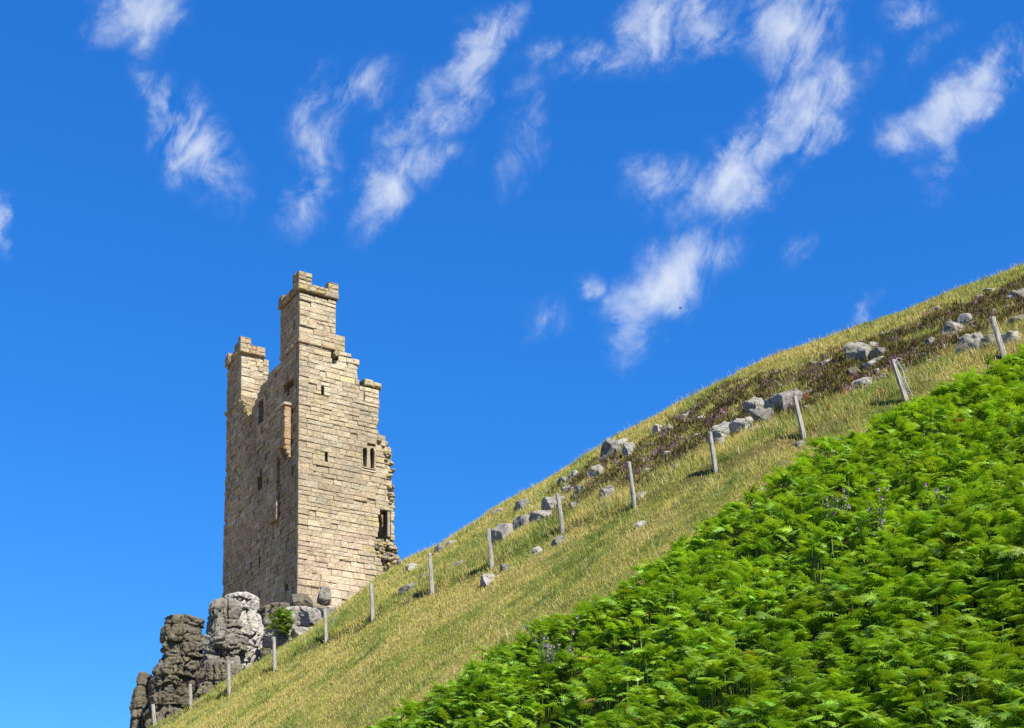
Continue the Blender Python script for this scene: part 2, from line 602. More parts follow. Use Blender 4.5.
tc = 1.12 * grass_color(tx, ty) * RNG.uniform(.82, 1.18, (len(tx), 1))
dead = RNG.random(len(tx)) < .11
tc[dead] = np.array([.42, .35, .17]) * RNG.uniform(.8, 1.15, (dead.sum(), 1))
bc = np.repeat(tc, K, 0) * RNG.uniform(.85, 1.15, (len(bx), 1))
parts = [blades(bx, by, bz, bh, bw, bc)]
# tall pale seed stalks
sel = RNG.random(len(tx)) < np.where(crest > .2, .20, np.where(d > 0, .07, .025))
sx_, sy_, sz_ = tx[sel], ty[sel], tz[sel]
sh_ = RNG.uniform(.18, .40, len(sx_)); scol = np.array([.50, .42, .24]) * RNG.uniform(.75, 1.15, (len(sx_), 1))
parts.append(blades(sx_, sy_, sz_, sh_, np.full(len(sx_), .012), scol, .25))
v, f, c = cat(parts)
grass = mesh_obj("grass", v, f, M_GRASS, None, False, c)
tag(grass, "yellowing rough grass covering the slope below and above the fence", "grass", None, "stuff")

# ------------------------------------------------------------------ heather
hx, hy = scatter(130000, -2, 24, 33, 56)
A = hx / hy
hm = heath_mask(hx, hy) * (hy < np.interp(A, A_T, YS_T) + .6)
pn = n2(hx, hy, 1.1, 61, 4)
keep = hm * (pn > -.12) > RNG.uniform(.15, 1.0, len(hx))
hx, hy, pn = hx[keep], hy[keep], pn[keep]
hz = H(hx, hy)
keep = frustum(hx, hy, hz)
hx, hy, hz, pn = hx[keep], hy[keep], hz[keep], pn[keep]
base = np.array([[.085, .055, .03], [.13, .095, .035], [.07, .08, .025], [.18, .135, .055], [.11, .12, .03], [.24, .19, .07]])[np.clip((2.6 + 5.0 * n2(hx, hy, 1.6, 63, 3) + RNG.normal(0, 1.4, len(hx))), 0, 5.99).astype(int)]
purp = n2(hx, hy, .9, 62, 3) + .25 * RNG.normal(size=len(hx)) > .46
base[purp] = np.array([.26, .12, .24]) * RNG.uniform(.7, 1.2, (purp.sum(), 1))
K = 6
bx = np.repeat(hx, K) + RNG.normal(0, .07, len(hx) * K); by = np.repeat(hy, K) + RNG.normal(0, .07, len(hx) * K)
bz = H(bx, by)
bh = np.repeat(.14 + .12 * np.clip(pn * 2.5, 0, 1), K) * RNG.uniform(.6, 1.3, len(bx))
v, f, c = blades(bx, by, bz, bh, RNG.uniform(.03, .06, len(bx)), np.repeat(base, K, 0) * RNG.uniform(.8, 1.2, (len(bx), 1)), .7, (0, 0))
tag(mesh_obj("heather", v, f, M_HEATH, None, False, c), "brown and purple heather patches among the boulders near the crest", "heather", None, "stuff")


# ------------------------------------------------------------------ bracken
def frond_template(seed, near):
    r = random.Random(seed)
    V, Q, S = [], [], []
    npair = 13
    p = np.array([0., 0., 0.]); pitch = math.radians(r.uniform(18, 46)); yaw = 0.0
    drop = math.radians(r.uniform(38, 84))
    pts = []
    for k in range(npair + 2):
        t = k / (npair + 1)
        pt_ = pitch - drop * t ** 1.3
        dirv = np.array([math.cos(pt_) * math.cos(yaw), math.cos(pt_) * math.sin(yaw), math.sin(pt_)])
        pts.append((p.copy(), dirv)); p = p + dirv / (npair + 1); yaw += r.uniform(-.05, .05)

    def quad_(a, b, c, d, s):
        i = len(V); V.extend([a, b, c, d]); Q.append((i, i + 1, i + 2, i + 3)); S.extend([s] * 4)
    # rachis
    for k in range(npair + 1):
        a, b = pts[k][0], pts[k + 1][0]; sd = np.array([0, .008 * (1 - k / (npair + 2)), 0])
        quad_(a - sd, a + sd, b + sd, b - sd, .7)
    for k in range(1, npair + 1):
        t = k / (npair + 1)
        o, dv = pts[k]
        side0 = np.array([-dv[1], dv[0], 0]); side0 /= np.linalg.norm(side0)
        up = np.cross(dv, side0)
        Lp = (.46 * (1 - t) ** .75 * (0.75 + .25 * min(1, t * 5)) + .02) * r.uniform(.85, 1.12)
        for sg in (-1, 1):
            sw = math.radians(r.uniform(14, 32))
            ax = side0 * sg * math.cos(sw) + dv * math.sin(sw)
            droop = r.uniform(-.05, .32)
            tw = up * r.uniform(-.12, .12)
            nrm_w = dv * math.cos(sw) - side0 * sg * math.sin(sw)     # across the pinna
            wp = .062 * (1 - .55 * t) * r.uniform(.85, 1.15)
            sh = r.uniform(.85, 1.15)
            if near:
                ns = 7 if t < .6 else 5
                for j in range(ns):
                    q0, q1 = j / ns, (j + .74) / ns
                    for s2 in (-1, 1):
                        wl = wp * (1 - q0) ** .6 + .006
                        a0 = o + ax * Lp * q0 + up * (-droop * Lp * q0 * q0)
                        a1 = o + ax * Lp * q1 + up * (-droop * Lp * q1 * q1)
                        e = nrm_w * s2 * wl + ax * Lp * .05 - up * wl * r.uniform(.05, .5) + tw * wl
                        quad_(a0, a1, a1 + e * .9, a0 + e * 1.05 + ax * Lp * .03, sh * (1 if s2 > 0 else .93))
            else:
                ns = 3
                for j in range(ns):
                    q0, q1 = j / ns, (j + .85) / ns
                    wl = wp * (1 - q0 * .8)
                    a0 = o + ax * Lp * q0 + up * (-droop * Lp * q0 * q0)
                    a1 = o + ax * Lp * q1 + up * (-droop * Lp * q1 * q1)
                    e = nrm_w * wl + tw * wl
                    quad_(a0 - e, a0 + e, a1 + e * .55 - up * wl * .2, a1 - e * .55 - up * wl * .2, sh)
    return np.array(V), np.array(Q), np.array(S)


def fronds(x, y, z, h, L, phi, tilt, col, near, seed0):
    T = [frond_template(seed0 + k, near) for k in range(8)]
    pick = RNG.integers(0, 8, len(x))
    out = []
    for k in range(8):
        m = pick == k
        if not m.any(): continue
        V, Q, S = T[k]
        n = m.sum()
        ct, st = np.cos(tilt[m]), np.sin(tilt[m]); cph, sph = np.cos(phi[m]), np.sin(phi[m])
        rl = RNG.normal(0, .30, n); cr, sr = np.cos(rl), np.sin(rl)
        X, Y_, Z_ = V[:, 0][None], V[:, 1][None], V[:, 2][None]
        y1 = Y_ * cr[:, None] - Z_ * sr[:, None]; z1 = Y_ * sr[:, None] + Z_ * cr[:, None]
        x2 = X * ct[:, None] - z1 * st[:, None]; z2 = X * st[:, None] + z1 * ct[:, None]
        x3 = x2 * cph[:, None] - y1 * sph[:, None]; y3 = x2 * sph[:, None] + y1 * cph[:, None]
        l = L[m][:, None]
        P = np.stack([x3 * l + x[m][:, None], y3 * l + y[m][:, None], z2 * l + (z + h)[m][:, None]], -1)
        ff = (Q[None] + (np.arange(n) * len(V))[:, None, None]).reshape(-1, 4)
        cc = col[m][:, None, :] * S[None, :, None]
        out.append((P.reshape(-1, 3), ff, cc.reshape(-1, 3)))
    return cat(out)


def bracken_set(n, y0, y1, near, outside=False):
    x, y = scatter(n, -12, 24, y0, y1)
    bd = bracken_d(x, y)
    k = bd > RNG.uniform(-.1, .5, n); x, y, bd = x[k], y[k], bd[k]
    z = H(x, y)
    k = frustum(x, y, z + .9, 90)
    if outside: k = ~k & frustum(x, y, z + .9, 520) & (x > -9)
    x, y, z, bd = x[k], y[k], z[k], bd[k]
    cl = n2(x, y, .75, 71, 3); cl2 = n2(x, y, 2.0, 72, 2)
    # hollows in the stand
    k = (cl + .5 * cl2) > RNG.normal(-.31, .06, len(x)); x, y, z, bd, cl, cl2 = x[k], y[k], z[k], bd[k], cl[k], cl2[k]
    h = (.44 + .74 * cl + .44 * cl2 + RNG.normal(0, .07, len(x))) * (.45 + .55 * sstep(0, 1.6, bd)) + .10
    h = np.clip(h, .06, 1.05)
    phi = RNG.uniform(0, 2 * math.pi, len(x))
    m = RNG.random(len(x)) < .55
    phi[m] = math.radians(235) + RNG.normal(0, .8, m.sum())        # most lean downhill
    L = RNG.uniform(.18, .41, len(x)) * np.where(RNG.random(len(x)) < .12, 1.35, 1); tilt = RNG.normal(0.0, .22, len(x))
    hue = n2(x, y, .5, 73, 3)
    c = np.array([.172, .325, .017]) * (1 + .35 * hue[:, None]) + np.array([.06, .03, .0]) * np.clip(RNG.normal(.30, .4, (len(x), 1)), -.4, 1.3)
    br = RNG.random(len(x)) < .0015
    c[br] = [.22, .13, .04]
    c *= RNG.uniform(.72, 1.28, (len(x), 1))
    # stalks share the frond mesh: thin strips down to the soil
    n_ = len(x)
    sd = .007
    ca, sa = np.cos(phi), np.sin(phi)
    sv = np.zeros((n_, 4, 3))
    for q, (sg, top) in enumerate(((-1, 0), (1, 0), (1, 1), (-1, 1))):
        sv[:, q, 0] = x - ca * .12 * (1 - top) - sa * sd * sg; sv[:, q, 1] = y - sa * .12 * (1 - top) + ca * sd * sg; sv[:, q, 2] = z + h * top - .05 * (1 - top)
    sf = (np.arange(n_)[:, None] * 4 + np.arange(4))
    fr = fronds(x, y, z, h, L, phi, tilt, c, near, 500 if near else 600)
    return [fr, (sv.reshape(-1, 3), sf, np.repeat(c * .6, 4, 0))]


parts = bracken_set(44000, 9.0, 19.5, True) + bracken_set(54000, 19.5, 36, False) + bracken_set(40000, 8.0, 34, False, True)
v, f, c = cat(parts)
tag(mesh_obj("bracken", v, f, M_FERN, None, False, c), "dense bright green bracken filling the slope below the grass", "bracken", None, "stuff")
print("bracken quads", len(f))


# ------------------------------------------------------------------ rocks
def ico(sub):
    bm = bmesh.new(); bmesh.ops.create_icosphere(bm, subdivisions=sub, radius=1)
    v = np.array([x.co[:] for x in bm.verts]); f = np.array([[q.index for q in p.verts] for p in bm.faces]); bm.free()
    return v, f


ICO4, ICO3 = ico(5), ico(4)


def rock_shape(seed, fine=True, blocky=.62, rough=.10):
    r = np.random.default_rng(seed)
    v, f = (ICO4 if fine else ICO3)
    v = v.copy() * 1.25
    nrm = [(1, 0, .1), (-1, 0, .12), (0, 1, .1), (0, -1, .15), (0, 0, 1), (.7, -.7, .5), (-.5, -.6, .7)]
    for n_ in nrm:
        n_ = np.array(n_, float) + r.normal(0, .16, 3); n_ /= np.linalg.norm(n_)
        d = blocky * r.uniform(.8, 1.3)
        s = v @ n_ - d
        v -= n_ * np.maximum(s, 0)[:, None] * .96
    for _ in range(4):
        n_ = r.normal(size=3); n_[2] = abs(n_[2]); n_ /= np.linalg.norm(n_)
        s = v @ n_ - r.uniform(.72, 1.0)
        v -= n_ * np.maximum(s, 0)[:, None] * .95
    v /= np.abs(v).max(0)
    dn = v / (np.linalg.norm(v, axis=1)[:, None] + 1e-6)
    off = r.uniform(0, 50, 3)
    v += dn * (rough * fbm(v * 1.7 + off, 4) + rough * .35 * fbm(v * 6 + off, 3))[:, None]
    # fracture into blocks that stand a little in or out
    q = v * np.array([1.5, 1.5, 1.9]) + off + .12 * np.stack([fbm(v * 3 + off + k, 2) for k in (1, 5, 9)], 1)
    f1, f2, cr = worley(q)
    v += dn * (.15 * cr * sstep(0, .10, f2 - f1) - .05 * np.exp(-((f2 - f1) / .05) ** 2) + .012 * fbm(v * 12 + off, 2))[:, None]
    return v, f


ROCK_N = [0]
ROCKS = []


def rock(px0, px1, py0, py1, label, mat=None, cat_="boulder", name="boulder", group=None, depth=.9, sink=.42, rot=None, Y=None, seed=None, blocky=.60, rough=.09, grow=1.0):
    """a stone whose visible outline spans that patch of the hillside"""
    ROCK_N[0] += 1
    global ROCKS
    seed = seed or 100 + ROCK_N[0] * 7
    r = random.Random(seed)
    cx = (px0 + px1) / 2
    if Y is None:
        P = hit(cx, py1 - (py1 - py0) * .15)
    else:
        P = at(cx, py1, Y)
    sc = P[1] / F
    w = (px1 - px0) * sc * grow; h = (py1 - py0) * sc * (1 + (grow - 1) * (.6 if px1 - px0 < 20 else .9))
    v, f = rock_shape(seed, (px1 - px0) > 14, blocky, rough)
    a = math.radians(33) + r.uniform(-.25, .25) if rot is None else rot
    ca, sa = math.cos(a), math.sin(a)
    ex = abs(ca) + abs(sa) * depth
    hz = h / (2 - sink * 1.2)
    sx = w / 2 / ex * 1.12
    v = v * np.array([sx, sx * depth, hz])
    v = np.stack([v[:, 0] * ca - v[:, 1] * sa, v[:, 0] * sa + v[:, 1] * ca, v[:, 2]], 1)
    o = mesh_obj(name, v, f, mat or M_BOULD, None, True)
    base_z = P[2]
    o.location = (P[0] + sx * .10, P[1] + sx * depth * .6, base_z + hz * (1 - sink) - hz * .1)
    if Y is None: ROCKS.append((o.location.x, o.location.y, sx))
    o.rotation_euler = (r.uniform(.0, .22), -r.uniform(.02, .3) if Y is None else r.uniform(-.08, .08), 0)
    tag(o, label, cat_, group)
    return o


def rock_column(outline, Y, name, label, mat, depthf=.85, seed=1, nlay=5, rotdeg=33, n_exp=4.0, notch=.13, lean=0, cat_="rock stack", jit=.06):
    """stack of rounded jointed beds; outline = [(py, left px, right px)...] from the top down"""
    r = np.random.default_rng(seed)
    zs, cs, hw = [], [], []
    for py, l, rr in outline:
        a, b = at(l, py, Y), at(rr, py, Y)
        zs.append(a[2]); cs.append((a[0] + b[0]) / 2); hw.append((b[0] - a[0]) / 2)
    zs, cs, hw = (np.array(q)[::-1] for q in (zs, cs, hw))
    nz, nt = 280, 260
    zz = np.linspace(zs[0] - 4.0, zs[-1], nz)
    C0 = np.interp(zz, zs, cs); R = np.interp(zz, zs, hw)
    bnd = np.sort(np.concatenate([[zz[0]], zs[-1] - (zs[-1] - zs[0]) * (np.arange(1, nlay) / nlay + r.normal(0, .05, nlay - 1)), [zz[-1]]]))
    lay = np.clip(np.searchsorted(bnd, zz, 'right') - 1, 0, len(bnd) - 2)
    tt = (zz - bnd[lay]) / (bnd[lay + 1] - bnd[lay])
    prof = 1 - notch * np.abs(2 * tt - 1) ** 12
    ls = r.normal(1, jit, len(bnd)); lx = r.normal(0, jit * .6, (len(bnd), 2)); lr = r.normal(0, .12, len(bnd))
    th = np.linspace(0, 2 * math.pi, nt, endpoint=False)
    V = np.zeros((nz, nt, 3))
    for k in range(nz):
        rot = math.radians(rotdeg) + lr[lay[k]]
        t = th - rot
        rad = 1 / (np.abs(np.cos(t)) ** n_exp + np.abs(np.sin(t) / depthf) ** n_exp) ** (1 / n_exp)
        rad /= (np.abs(rad * np.cos(th))).max()
        s = R[k] * prof[k] * ls[lay[k]]
        V[k, :, 0] = C0[k] + rad * np.cos(th) * s + lx[lay[k], 0] * R[k]
        V[k, :, 1] = Y + R.mean() * .6 + rad * np.sin(th) * s + lx[lay[k], 1] * R[k]
        V[k, :, 2] = zz[k]
    P = V.reshape(-1, 3)
    ctr = np.stack([np.repeat(C0, nt), np.full(nz * nt, Y + R.mean() * .6), P[:, 2]], 1)
    dn = P - ctr; dn /= np.linalg.norm(dn, axis=1)[:, None] + 1e-9
    off = r.uniform(0, 40, 3)
    q = P * np.array([1, 1, 1.3])
    m = fbm(q * .8 + off, 4) * .20 + fbm(q * 2.6 + off, 4, .6) * .15 - .10 * np.abs(fbm(q * 3.3 + off + 5, 3)) + fbm(q * 9 + off, 3) * .06
    m += .05 * fbm(P * np.array([.5, .5, 7]) + off, 3)                      # thin bedding
    # every bed is broken by upright joints into blocks standing a little in or out
    thv = np.tile(th, nz).reshape(nz, nt)
    wob = (.10 * fbm(P * 1.3 + off + 3, 2)).reshape(nz, nt)
    for b_ in range(len(bnd) - 1):
        rows = np.nonzero(lay == b_)[0]
        js = np.sort(r.uniform(0, 2 * math.pi, r.integers(5, 8)))
        of = r.normal(0, .10, len(js) + 1); of[-1] = of[0]
        tw_ = (thv[rows] + wob[rows]) % (2 * math.pi)
        blk = np.searchsorted(js, tw_)
        add = of[blk] * min(1, R.mean() / 1.6)
        for j_ in js:
            dd = (tw_ - j_ + math.pi) % (2 * math.pi) - math.pi
            add -= .16 * np.exp(-(dd * R.mean() / .07) ** 2)
        m.reshape(nz, nt)[rows] += add
    q = P * np.array([1.05, 1.05, .62]) + off + .10 * np.stack([fbm(P * 1.6 + off + k, 2) for k in (1, 5, 9)], 1)
    f1, f2, cr = worley(q)
    m += .42 * cr * sstep(0, .10, f2 - f1) - .20 * np.exp(-((f2 - f1) / .055) ** 2)
    f1, f2, cr = worley(P * np.array([2.1, 2.1, 1.7]) + off + 20)
    m += .12 * cr * sstep(0, .10, f2 - f1) - .06 * np.exp(-((f2 - f1) / .06) ** 2)
    m *= np.minimum(1, np.repeat(R, nt) / 1.3)
    P = P + dn * m[:, None]
    P[:, 2] += .22 * fbm(P * np.array([.9, .9, .3]) + off, 2)
    i = (np.arange(nz - 1)[:, None] * nt + np.arange(nt)[None]).ravel()
    j = (np.arange(nz - 1)[:, None] * nt + (np.arange(nt)[None] + 1) % nt).ravel()
    faces = [tuple(q) for q in np.stack([i, j, j + nt, i + nt], 1)]
    # rounded cap
    rings = [P[-nt:]]
    topc = P[-nt:].mean(0)
    for s in (.85, .6, .3):
        rg = topc + (P[-nt:] - topc) * np.array([s, s, 1]); rg[:, 2] += (1 - s * s) * .2 * min(1, R[-1]) + .12 * fbm(rg * 1.5 + off, 3)
        rings.append(rg)
    allv = np.concatenate([P] + rings[1:])
    b0 = len(P) - nt
    for q in range(3):
        for t in range(nt):
            faces.append((b0 + q * nt + t, b0 + q * nt + (t + 1) % nt, b0 + (q + 1) * nt + (t + 1) % nt, b0 + (q + 1) * nt + t))
    faces.append(tuple(b0 + 3 * nt + t for t in range(nt)))
    org = np.array([C0[0], Y, zz[0]])
    o = mesh_obj(name, allv - org, faces, mat, None, True)
    o.location = org
    tag(o, label, cat_)
    return o


# the crag under the tower
rock_column([(671, 136, 149), (690, 132, 150), (712, 128, 152), (728, 127, 152)], 62.0, "rock_stack",
            "low narrow rock pillar at the far left foot of the crag", M_CRAG_D, .8, 21, 4, 33, 5, .10, 0, "rock stack", .025)
rock_column([(616, 162, 197), (630, 158, 199), (646, 155, 199), (652, 158, 199), (668, 149, 199), (700, 146, 196), (728, 140, 196)], 60.0, "rock_stack",
            "broad dark brown layered rock stack left of the tower, second from the left", M_CRAG_D, .8, 22, 7, 30, 6)
rock_column([(598, 208, 238), (606, 205, 240), (616, 207, 238), (634, 202, 241), (648, 198, 240), (668, 194, 240), (700, 188, 240)], 60.0, "rock_stack",
            "dark grey front half of the tall rock stack under the tower's shaded wall", M_CRAG_M, .8, 23, 6, 38, 7, .13, 0, "rock stack", .05)
rock_column([(594, 226, 258), (612, 226, 257), (634, 224, 263), (650, 226, 260), (668, 224, 255), (700, 220, 250)], 61.6, "rock_stack",
            "bleached white right half of the tall rock stack beside the dark cleft", M_CRAG_W, .8, 26, 7, 44, 6, .12, 0, "rock stack", .05)
rock_column([(660, 196, 232), (675, 192, 240), (700, 186, 244), (728, 184, 246)], 57.0, "rock_stack",
            "low broken rock mass in front of the tall stack, behind the third post", M_CRAG_D, .7, 24, 4)
rock_column([(604, 256, 330), (640, 252, 330), (690, 246, 330)], 65.0, "rock_shelf",
            "shadowed rock shelf carrying the foot of the tower in the cleft", M_CRAG_D, .55, 25, 4, 33, 5, .06, 0, "rock shelf")  # dark rock colour stands in for the shadow inside the cleft
rock_column([(606, 276, 318), (620, 270, 322), (640, 268, 322), (690, 264, 322)], 60.5, "rock_shelf",
            "pale jointed rock face right of the dark cleft, with ferns on top", M_CRAG_L, .6, 29, 4, 30, 6, .12, 0, "rock shelf", .05)
rock(284, 315, 588, 606, "rounded brown boulder right against the tower's near corner", M_CRAG_D, Y=62.5, sink=.2)
rock(298, 350, 594, 624, "broad brown ledge under the boulders at the tower foot", M_CRAG_M, Y=62.0, sink=.2, seed=930)
rock(313, 331, 581, 600, "upright brown block against the foot of the sunlit wall", M_CRAG_M, Y=63.0, sink=.3, seed=901)
rock(294, 322, 601, 622, "pale cracked block above the green ferns on the crag", M_CRAG_L, Y=59.5, sink=.2, seed=902)
rock(269, 294, 620, 646, "blue-grey flat faced block directly under the fern clump", M_BOULD, Y=58.0, sink=.2, seed=903, blocky=.6)
rock(290, 314, 619, 648, "pale slanting block to the right of the fern clump", M_CRAG_L, Y=57.5, sink=.2, seed=904)
rock(264, 300, 641, 672, "white mottled block behind the fourth post at the foot of the crag", M_WHITE, Y=56.5, sink=.2, seed=905)
rock(338, 356, 598, 615, "pale lichened boulder left of the sixth post below the wall", M_CRAG_L, Y=53.0)
rock(348, 368, 589, 608, "white topped rock just left of the sixth post", M_WHITE, Y=54.5, seed=921)
rock(327, 345, 615, 625, "low flat grey slab right beside the fifth post", M_BOULD, depth=.6)

# hillside outcrops, from the tower end to the right edge of the picture
L_ = [
    (397, 404, 558, 567, "small dark stone on the skyline right of the tower foot", M_BOULD),
    (404, 418, 562, 571, "small white stone on the skyline right of the tower foot", M_WHITE),
    (399, 420, 581, 593, "low grey slab half buried left of the seventh post", M_BOULD),
    (417, 431, 572, 582, "dark slab touching the seventh post on its left", M_BOULD),
    (432, 446, 544, 553, "grey rocks on the skyline above the seventh post", M_BOULD),
    (445, 459, 539, 546, "pale flat stone lying along the skyline", M_WHITE),
    (454, 464, 560, 569, "rounded pinkish stone in grass between the seventh and eighth posts", M_WHITE),
    (478, 496, 571, 588, "elongated white stone sloping in the grass below the eighth post", M_WHITE),
    (499, 511, 562, 572, "small grey stone just right of the white elongated one", M_BOULD),
    (533, 543, 546, 554, "small pink stone in the grass below the eroded track", M_WHITE),
    (551, 566, 536, 545, "squarish grey stone at the foot of the ninth post", M_BOULD),
    (491, 514, 524, 547, "stepped grey rock with pale front right beside the eighth post", M_CRAG_L),
    (505, 515, 523, 532, "round pale stone resting on the stepped grey rock", M_WHITE),
    (513, 536, 513, 530, "left block of the long grey outcrop between posts eight and nine", M_BOULD),
    (530, 557, 508, 524, "right block of the long grey outcrop running to the ninth post", M_CRAG_L),
    (515, 530, 498, 511, "dark sided boulder with a white end under the skyline", M_BOULD),
    (494, 504, 507, 514, "flat pale stone just below the skyline left of the boulder", M_WHITE),
    (544, 569, 493, 511, "pale boulder directly behind the ninth post", M_CRAG_L),
    (569, 587, 497, 509, "dark rounded stone right of the ninth post", M_BOULD),
    (558, 572, 475, 485, "grey stone under the skyline, left of a paler one", M_BOULD),
    (568, 581, 470, 480, "pale stone under the skyline beside a grey one", M_WHITE),
    (562, 574, 484, 492, "white capped stone halfway between skyline and ninth post", M_WHITE),
    (573, 590, 484, 496, "dark slanting slab left of the rounded boulder", M_BOULD),
    (598, 617, 484, 501, "rounded boulder with a white right side between posts nine and ten", M_CRAG_L),
    (590, 604, 463, 480, "upright pale ledge below the large flat faced boulder", M_CRAG_L),
    (600, 624, 438, 462, "large boulder with a flat grey face near the skyline", M_BOULD),
    (614, 632, 437, 446, "pale flat slab behind the large flat faced boulder", M_WHITE),
    (625, 637, 442, 457, "knobbly block right of the flat faced boulder", M_CRAG_L),
    (635, 648, 491, 498, "pale stone lying just right of the tenth post", M_WHITE),
    (637, 647, 520, 528, "pale stone alone in the grass below the tenth post", M_WHITE),
    (653, 664, 423, 434, "left stone of a white pair on the heathery slope", M_WHITE),
    (663, 676, 424, 433, "right stone of a white pair on the heathery slope", M_WHITE),
    (677, 693, 413, 421, "low grey stone above the white pair", M_BOULD),
    (698, 709, 414, 421, "small pale stone in the heather uphill of the eleventh post", M_WHITE),
    (695, 705, 432, 440, "small white stone in the heather left of the eleventh post", M_WHITE),
    (709, 736, 420, 443, "left half of the big pale outcrop behind the eleventh post", M_CRAG_L),
    (730, 754, 417, 436, "bright right half of the big pale outcrop by the eleventh post", M_WHITE),
    (716, 726, 436, 447, "small block under the pale outcrop right of the eleventh post", M_CRAG_L),
    (744, 768, 395, 419, "pale hollowed boulder left of the long grey slab", M_CRAG_L),
    (764, 808, 383, 415, "long grey slab with a white top end behind the twelfth post", M_CRAG_L),
    (752, 777, 406, 426, "rounded grey block in front of the hollowed boulder", M_BOULD),
    (751, 764, 424, 432, "small pale stone in grass under the rounded grey block", M_WHITE),
    (806, 819, 388, 395, "low grey rock just right of the twelfth post top", M_BOULD),
    (821, 834, 358, 366, "white stone among the heather near the skyline", M_WHITE),
    (810, 820, 360, 367, "small grey stone left of the white one near the skyline", M_BOULD),
    (846, 877, 337, 367, "largest pale boulder standing alone on the upper slope", M_CRAG_L),
    (866, 887, 356, 367, "flat white slab at the foot of the largest boulder", M_WHITE),
    (874, 887, 345, 359, "grey block leaning against the largest boulder on its right", M_BOULD),
    (847, 860, 364, 376, "dark lichened stone below the largest boulder", M_CRAG_D),
    (856, 873, 377, 388, "pale flat rock in grass left of the thirteenth post", M_WHITE),
    (870, 892, 373, 382, "low bluish rock directly left of the thirteenth post", M_BOULD),
    (828, 846, 435, 444, "white stone lying at the upper edge of the bracken", M_WHITE),
    (946, 962, 319, 335, "grey knobbly rock in heather left of the last post", M_CRAG_L),
    (956, 978, 310, 325, "pale slab above the knobbly rock in the heather", M_CRAG_L),
    (927, 936, 335, 345, "small grey rock poking from the purple heather", M_BOULD),
    (961, 984, 332, 358, "left half of the wide outcrop beside the last post", M_CRAG_L),
    (980, 1001, 331, 352, "middle of the wide outcrop directly behind the last post", M_BOULD),
    (1001, 1027, 328, 346, "right part of the wide outcrop at the picture edge", M_CRAG_L),
    (1013, 1032, 286, 303, "boulder high on the right edge under the crest", M_BOULD),
    (1011, 1034, 311, 327, "rounded grey rock on the right edge above the outcrop", M_BOULD),
    (796, 806, 440, 447, "stone at the foot of the twelfth post", M_BOULD),
]
for i, (a, b, c0, d0, lab, m) in enumerate(L_):
    small = (b - a) < 14
    rock(a - 2, b + 2, c0 - 1, d0 + 1, lab, m, "stone" if small else "boulder", "stone" if small else "boulder",
         "stones and boulders on the hillside", depth=1.1, grow=1.2, sink=.5 if small else .42)


# many small half-buried stones in the heathery band
rs = random.Random(77); n_st = 0
while n_st < 140:
    px_ = rs.uniform(540, 1020); py_ = np.interp(px_, [p[0] for p in SKY][::-1], [p[1] for p in SKY][::-1]) + rs.uniform(10, 70)
    P_ = hit(px_, py_)
    if heath_mask(P_[0:1], P_[1:2])[0] < .22: continue
    w_ = rs.uniform(4, 10) * (1.0 if rs.random() < .8 else 1.5)
    rock(px_ - w_ / 2, px_ + w_ / 2, py_ - w_ * .55, py_, "small half buried stone among the heather on the upper slope", rs.choice([M_BOULD, M_CRAG_L, M_CRAG_L, M_WHITE]), "stone", "stone",
         "small stones half buried in the heather", depth=1.0, grow=1.3, sink=.5)
    n_st += 1

# tussocks: longer grass round the stones and post feet and in scattered clumps
ux, uy, uh = [], [], []
for (x_, y_, r_x) in ROCKS:
    n_ = int(26 * max(.5, r_x / .35))
    a_ = RNG.uniform(0, 2 * math.pi, n_); d_ = r_x * RNG.uniform(.95, 1.5, n_)
    ux += list(x_ + np.cos(a_) * d_); uy += list(y_ + np.sin(a_) * d_); uh += list(RNG.uniform(.10, .26, n_))
for (x_, y_) in zip(FX, FY):
    n_ = 60; ux += list(x_ + RNG.normal(0, .22, n_)); uy += list(y_ + RNG.normal(0, .18, n_)); uh += list(RNG.uniform(.14, .32, n_))
for _ in range(1500):
    x_, y_ = RNG.uniform(-16, 20), RNG.uniform(26, 52)
    P1 = (np.array([x_]), np.array([y_]))
    if bracken_d(*P1)[0] > .2 or y_ > np.interp(x_ / y_, A_T, YS_T): continue
    up_ = fence_d(*P1)[0] > 0
    if not up_ and RNG.random() < .6: continue
    n_ = int(RNG.integers(14, 36)); sp_ = RNG.uniform(.08, .2)
    ux += list(x_ + RNG.normal(0, sp_, n_)); uy += list(y_ + RNG.normal(0, sp_, n_)); uh += list(RNG.uniform(.5, 1.1, n_) * RNG.uniform(.16, .36) * (1 if up_ else .6))
ux, uy, uh = np.array(ux), np.array(uy), np.array(uh)
uc = grass_color(ux, uy) * RNG.uniform(.7, 1.25, (len(ux), 1))
v, f, c = blades(ux, uy, H(ux, uy), uh, uy / 40 * RNG.uniform(.012, .024, len(ux)), uc, .55)
tag(mesh_obj("tussock_grass", v, f, M_GRASS, None, False, c), "longer tussocks of grass around the stones, posts and fence line", "tussock grass", None, "stuff")


# ------------------------------------------------------------------ tower
def uz_front(px, py, v=0.0):
    d = ray(px, py)
    p0 = TC[:2] + DV[:2] * v
    t = (p0 @ DV[:2]) / (d[:2] @ DV[:2])
    P = d * t
    return (P[:2] - TC[:2]) @ DU[:2], P[2] - TBASE


def vz_left(px, py, u=0.0):
    d = ray(px, py)
    p0 = TC[:2] + DU[:2] * u
    t = (p0 @ DU[:2]) / (d[:2] @ DU[:2])
    P = d * t
    return (P[:2] - TC[:2]) @ DV[:2], P[2] - TBASE


def front(pts, v=0.0): return [uz_front(x, y, v) for x, y in pts]
def left(pts, u=0.0): return [vz_left(x, y, u) for x, y in pts]


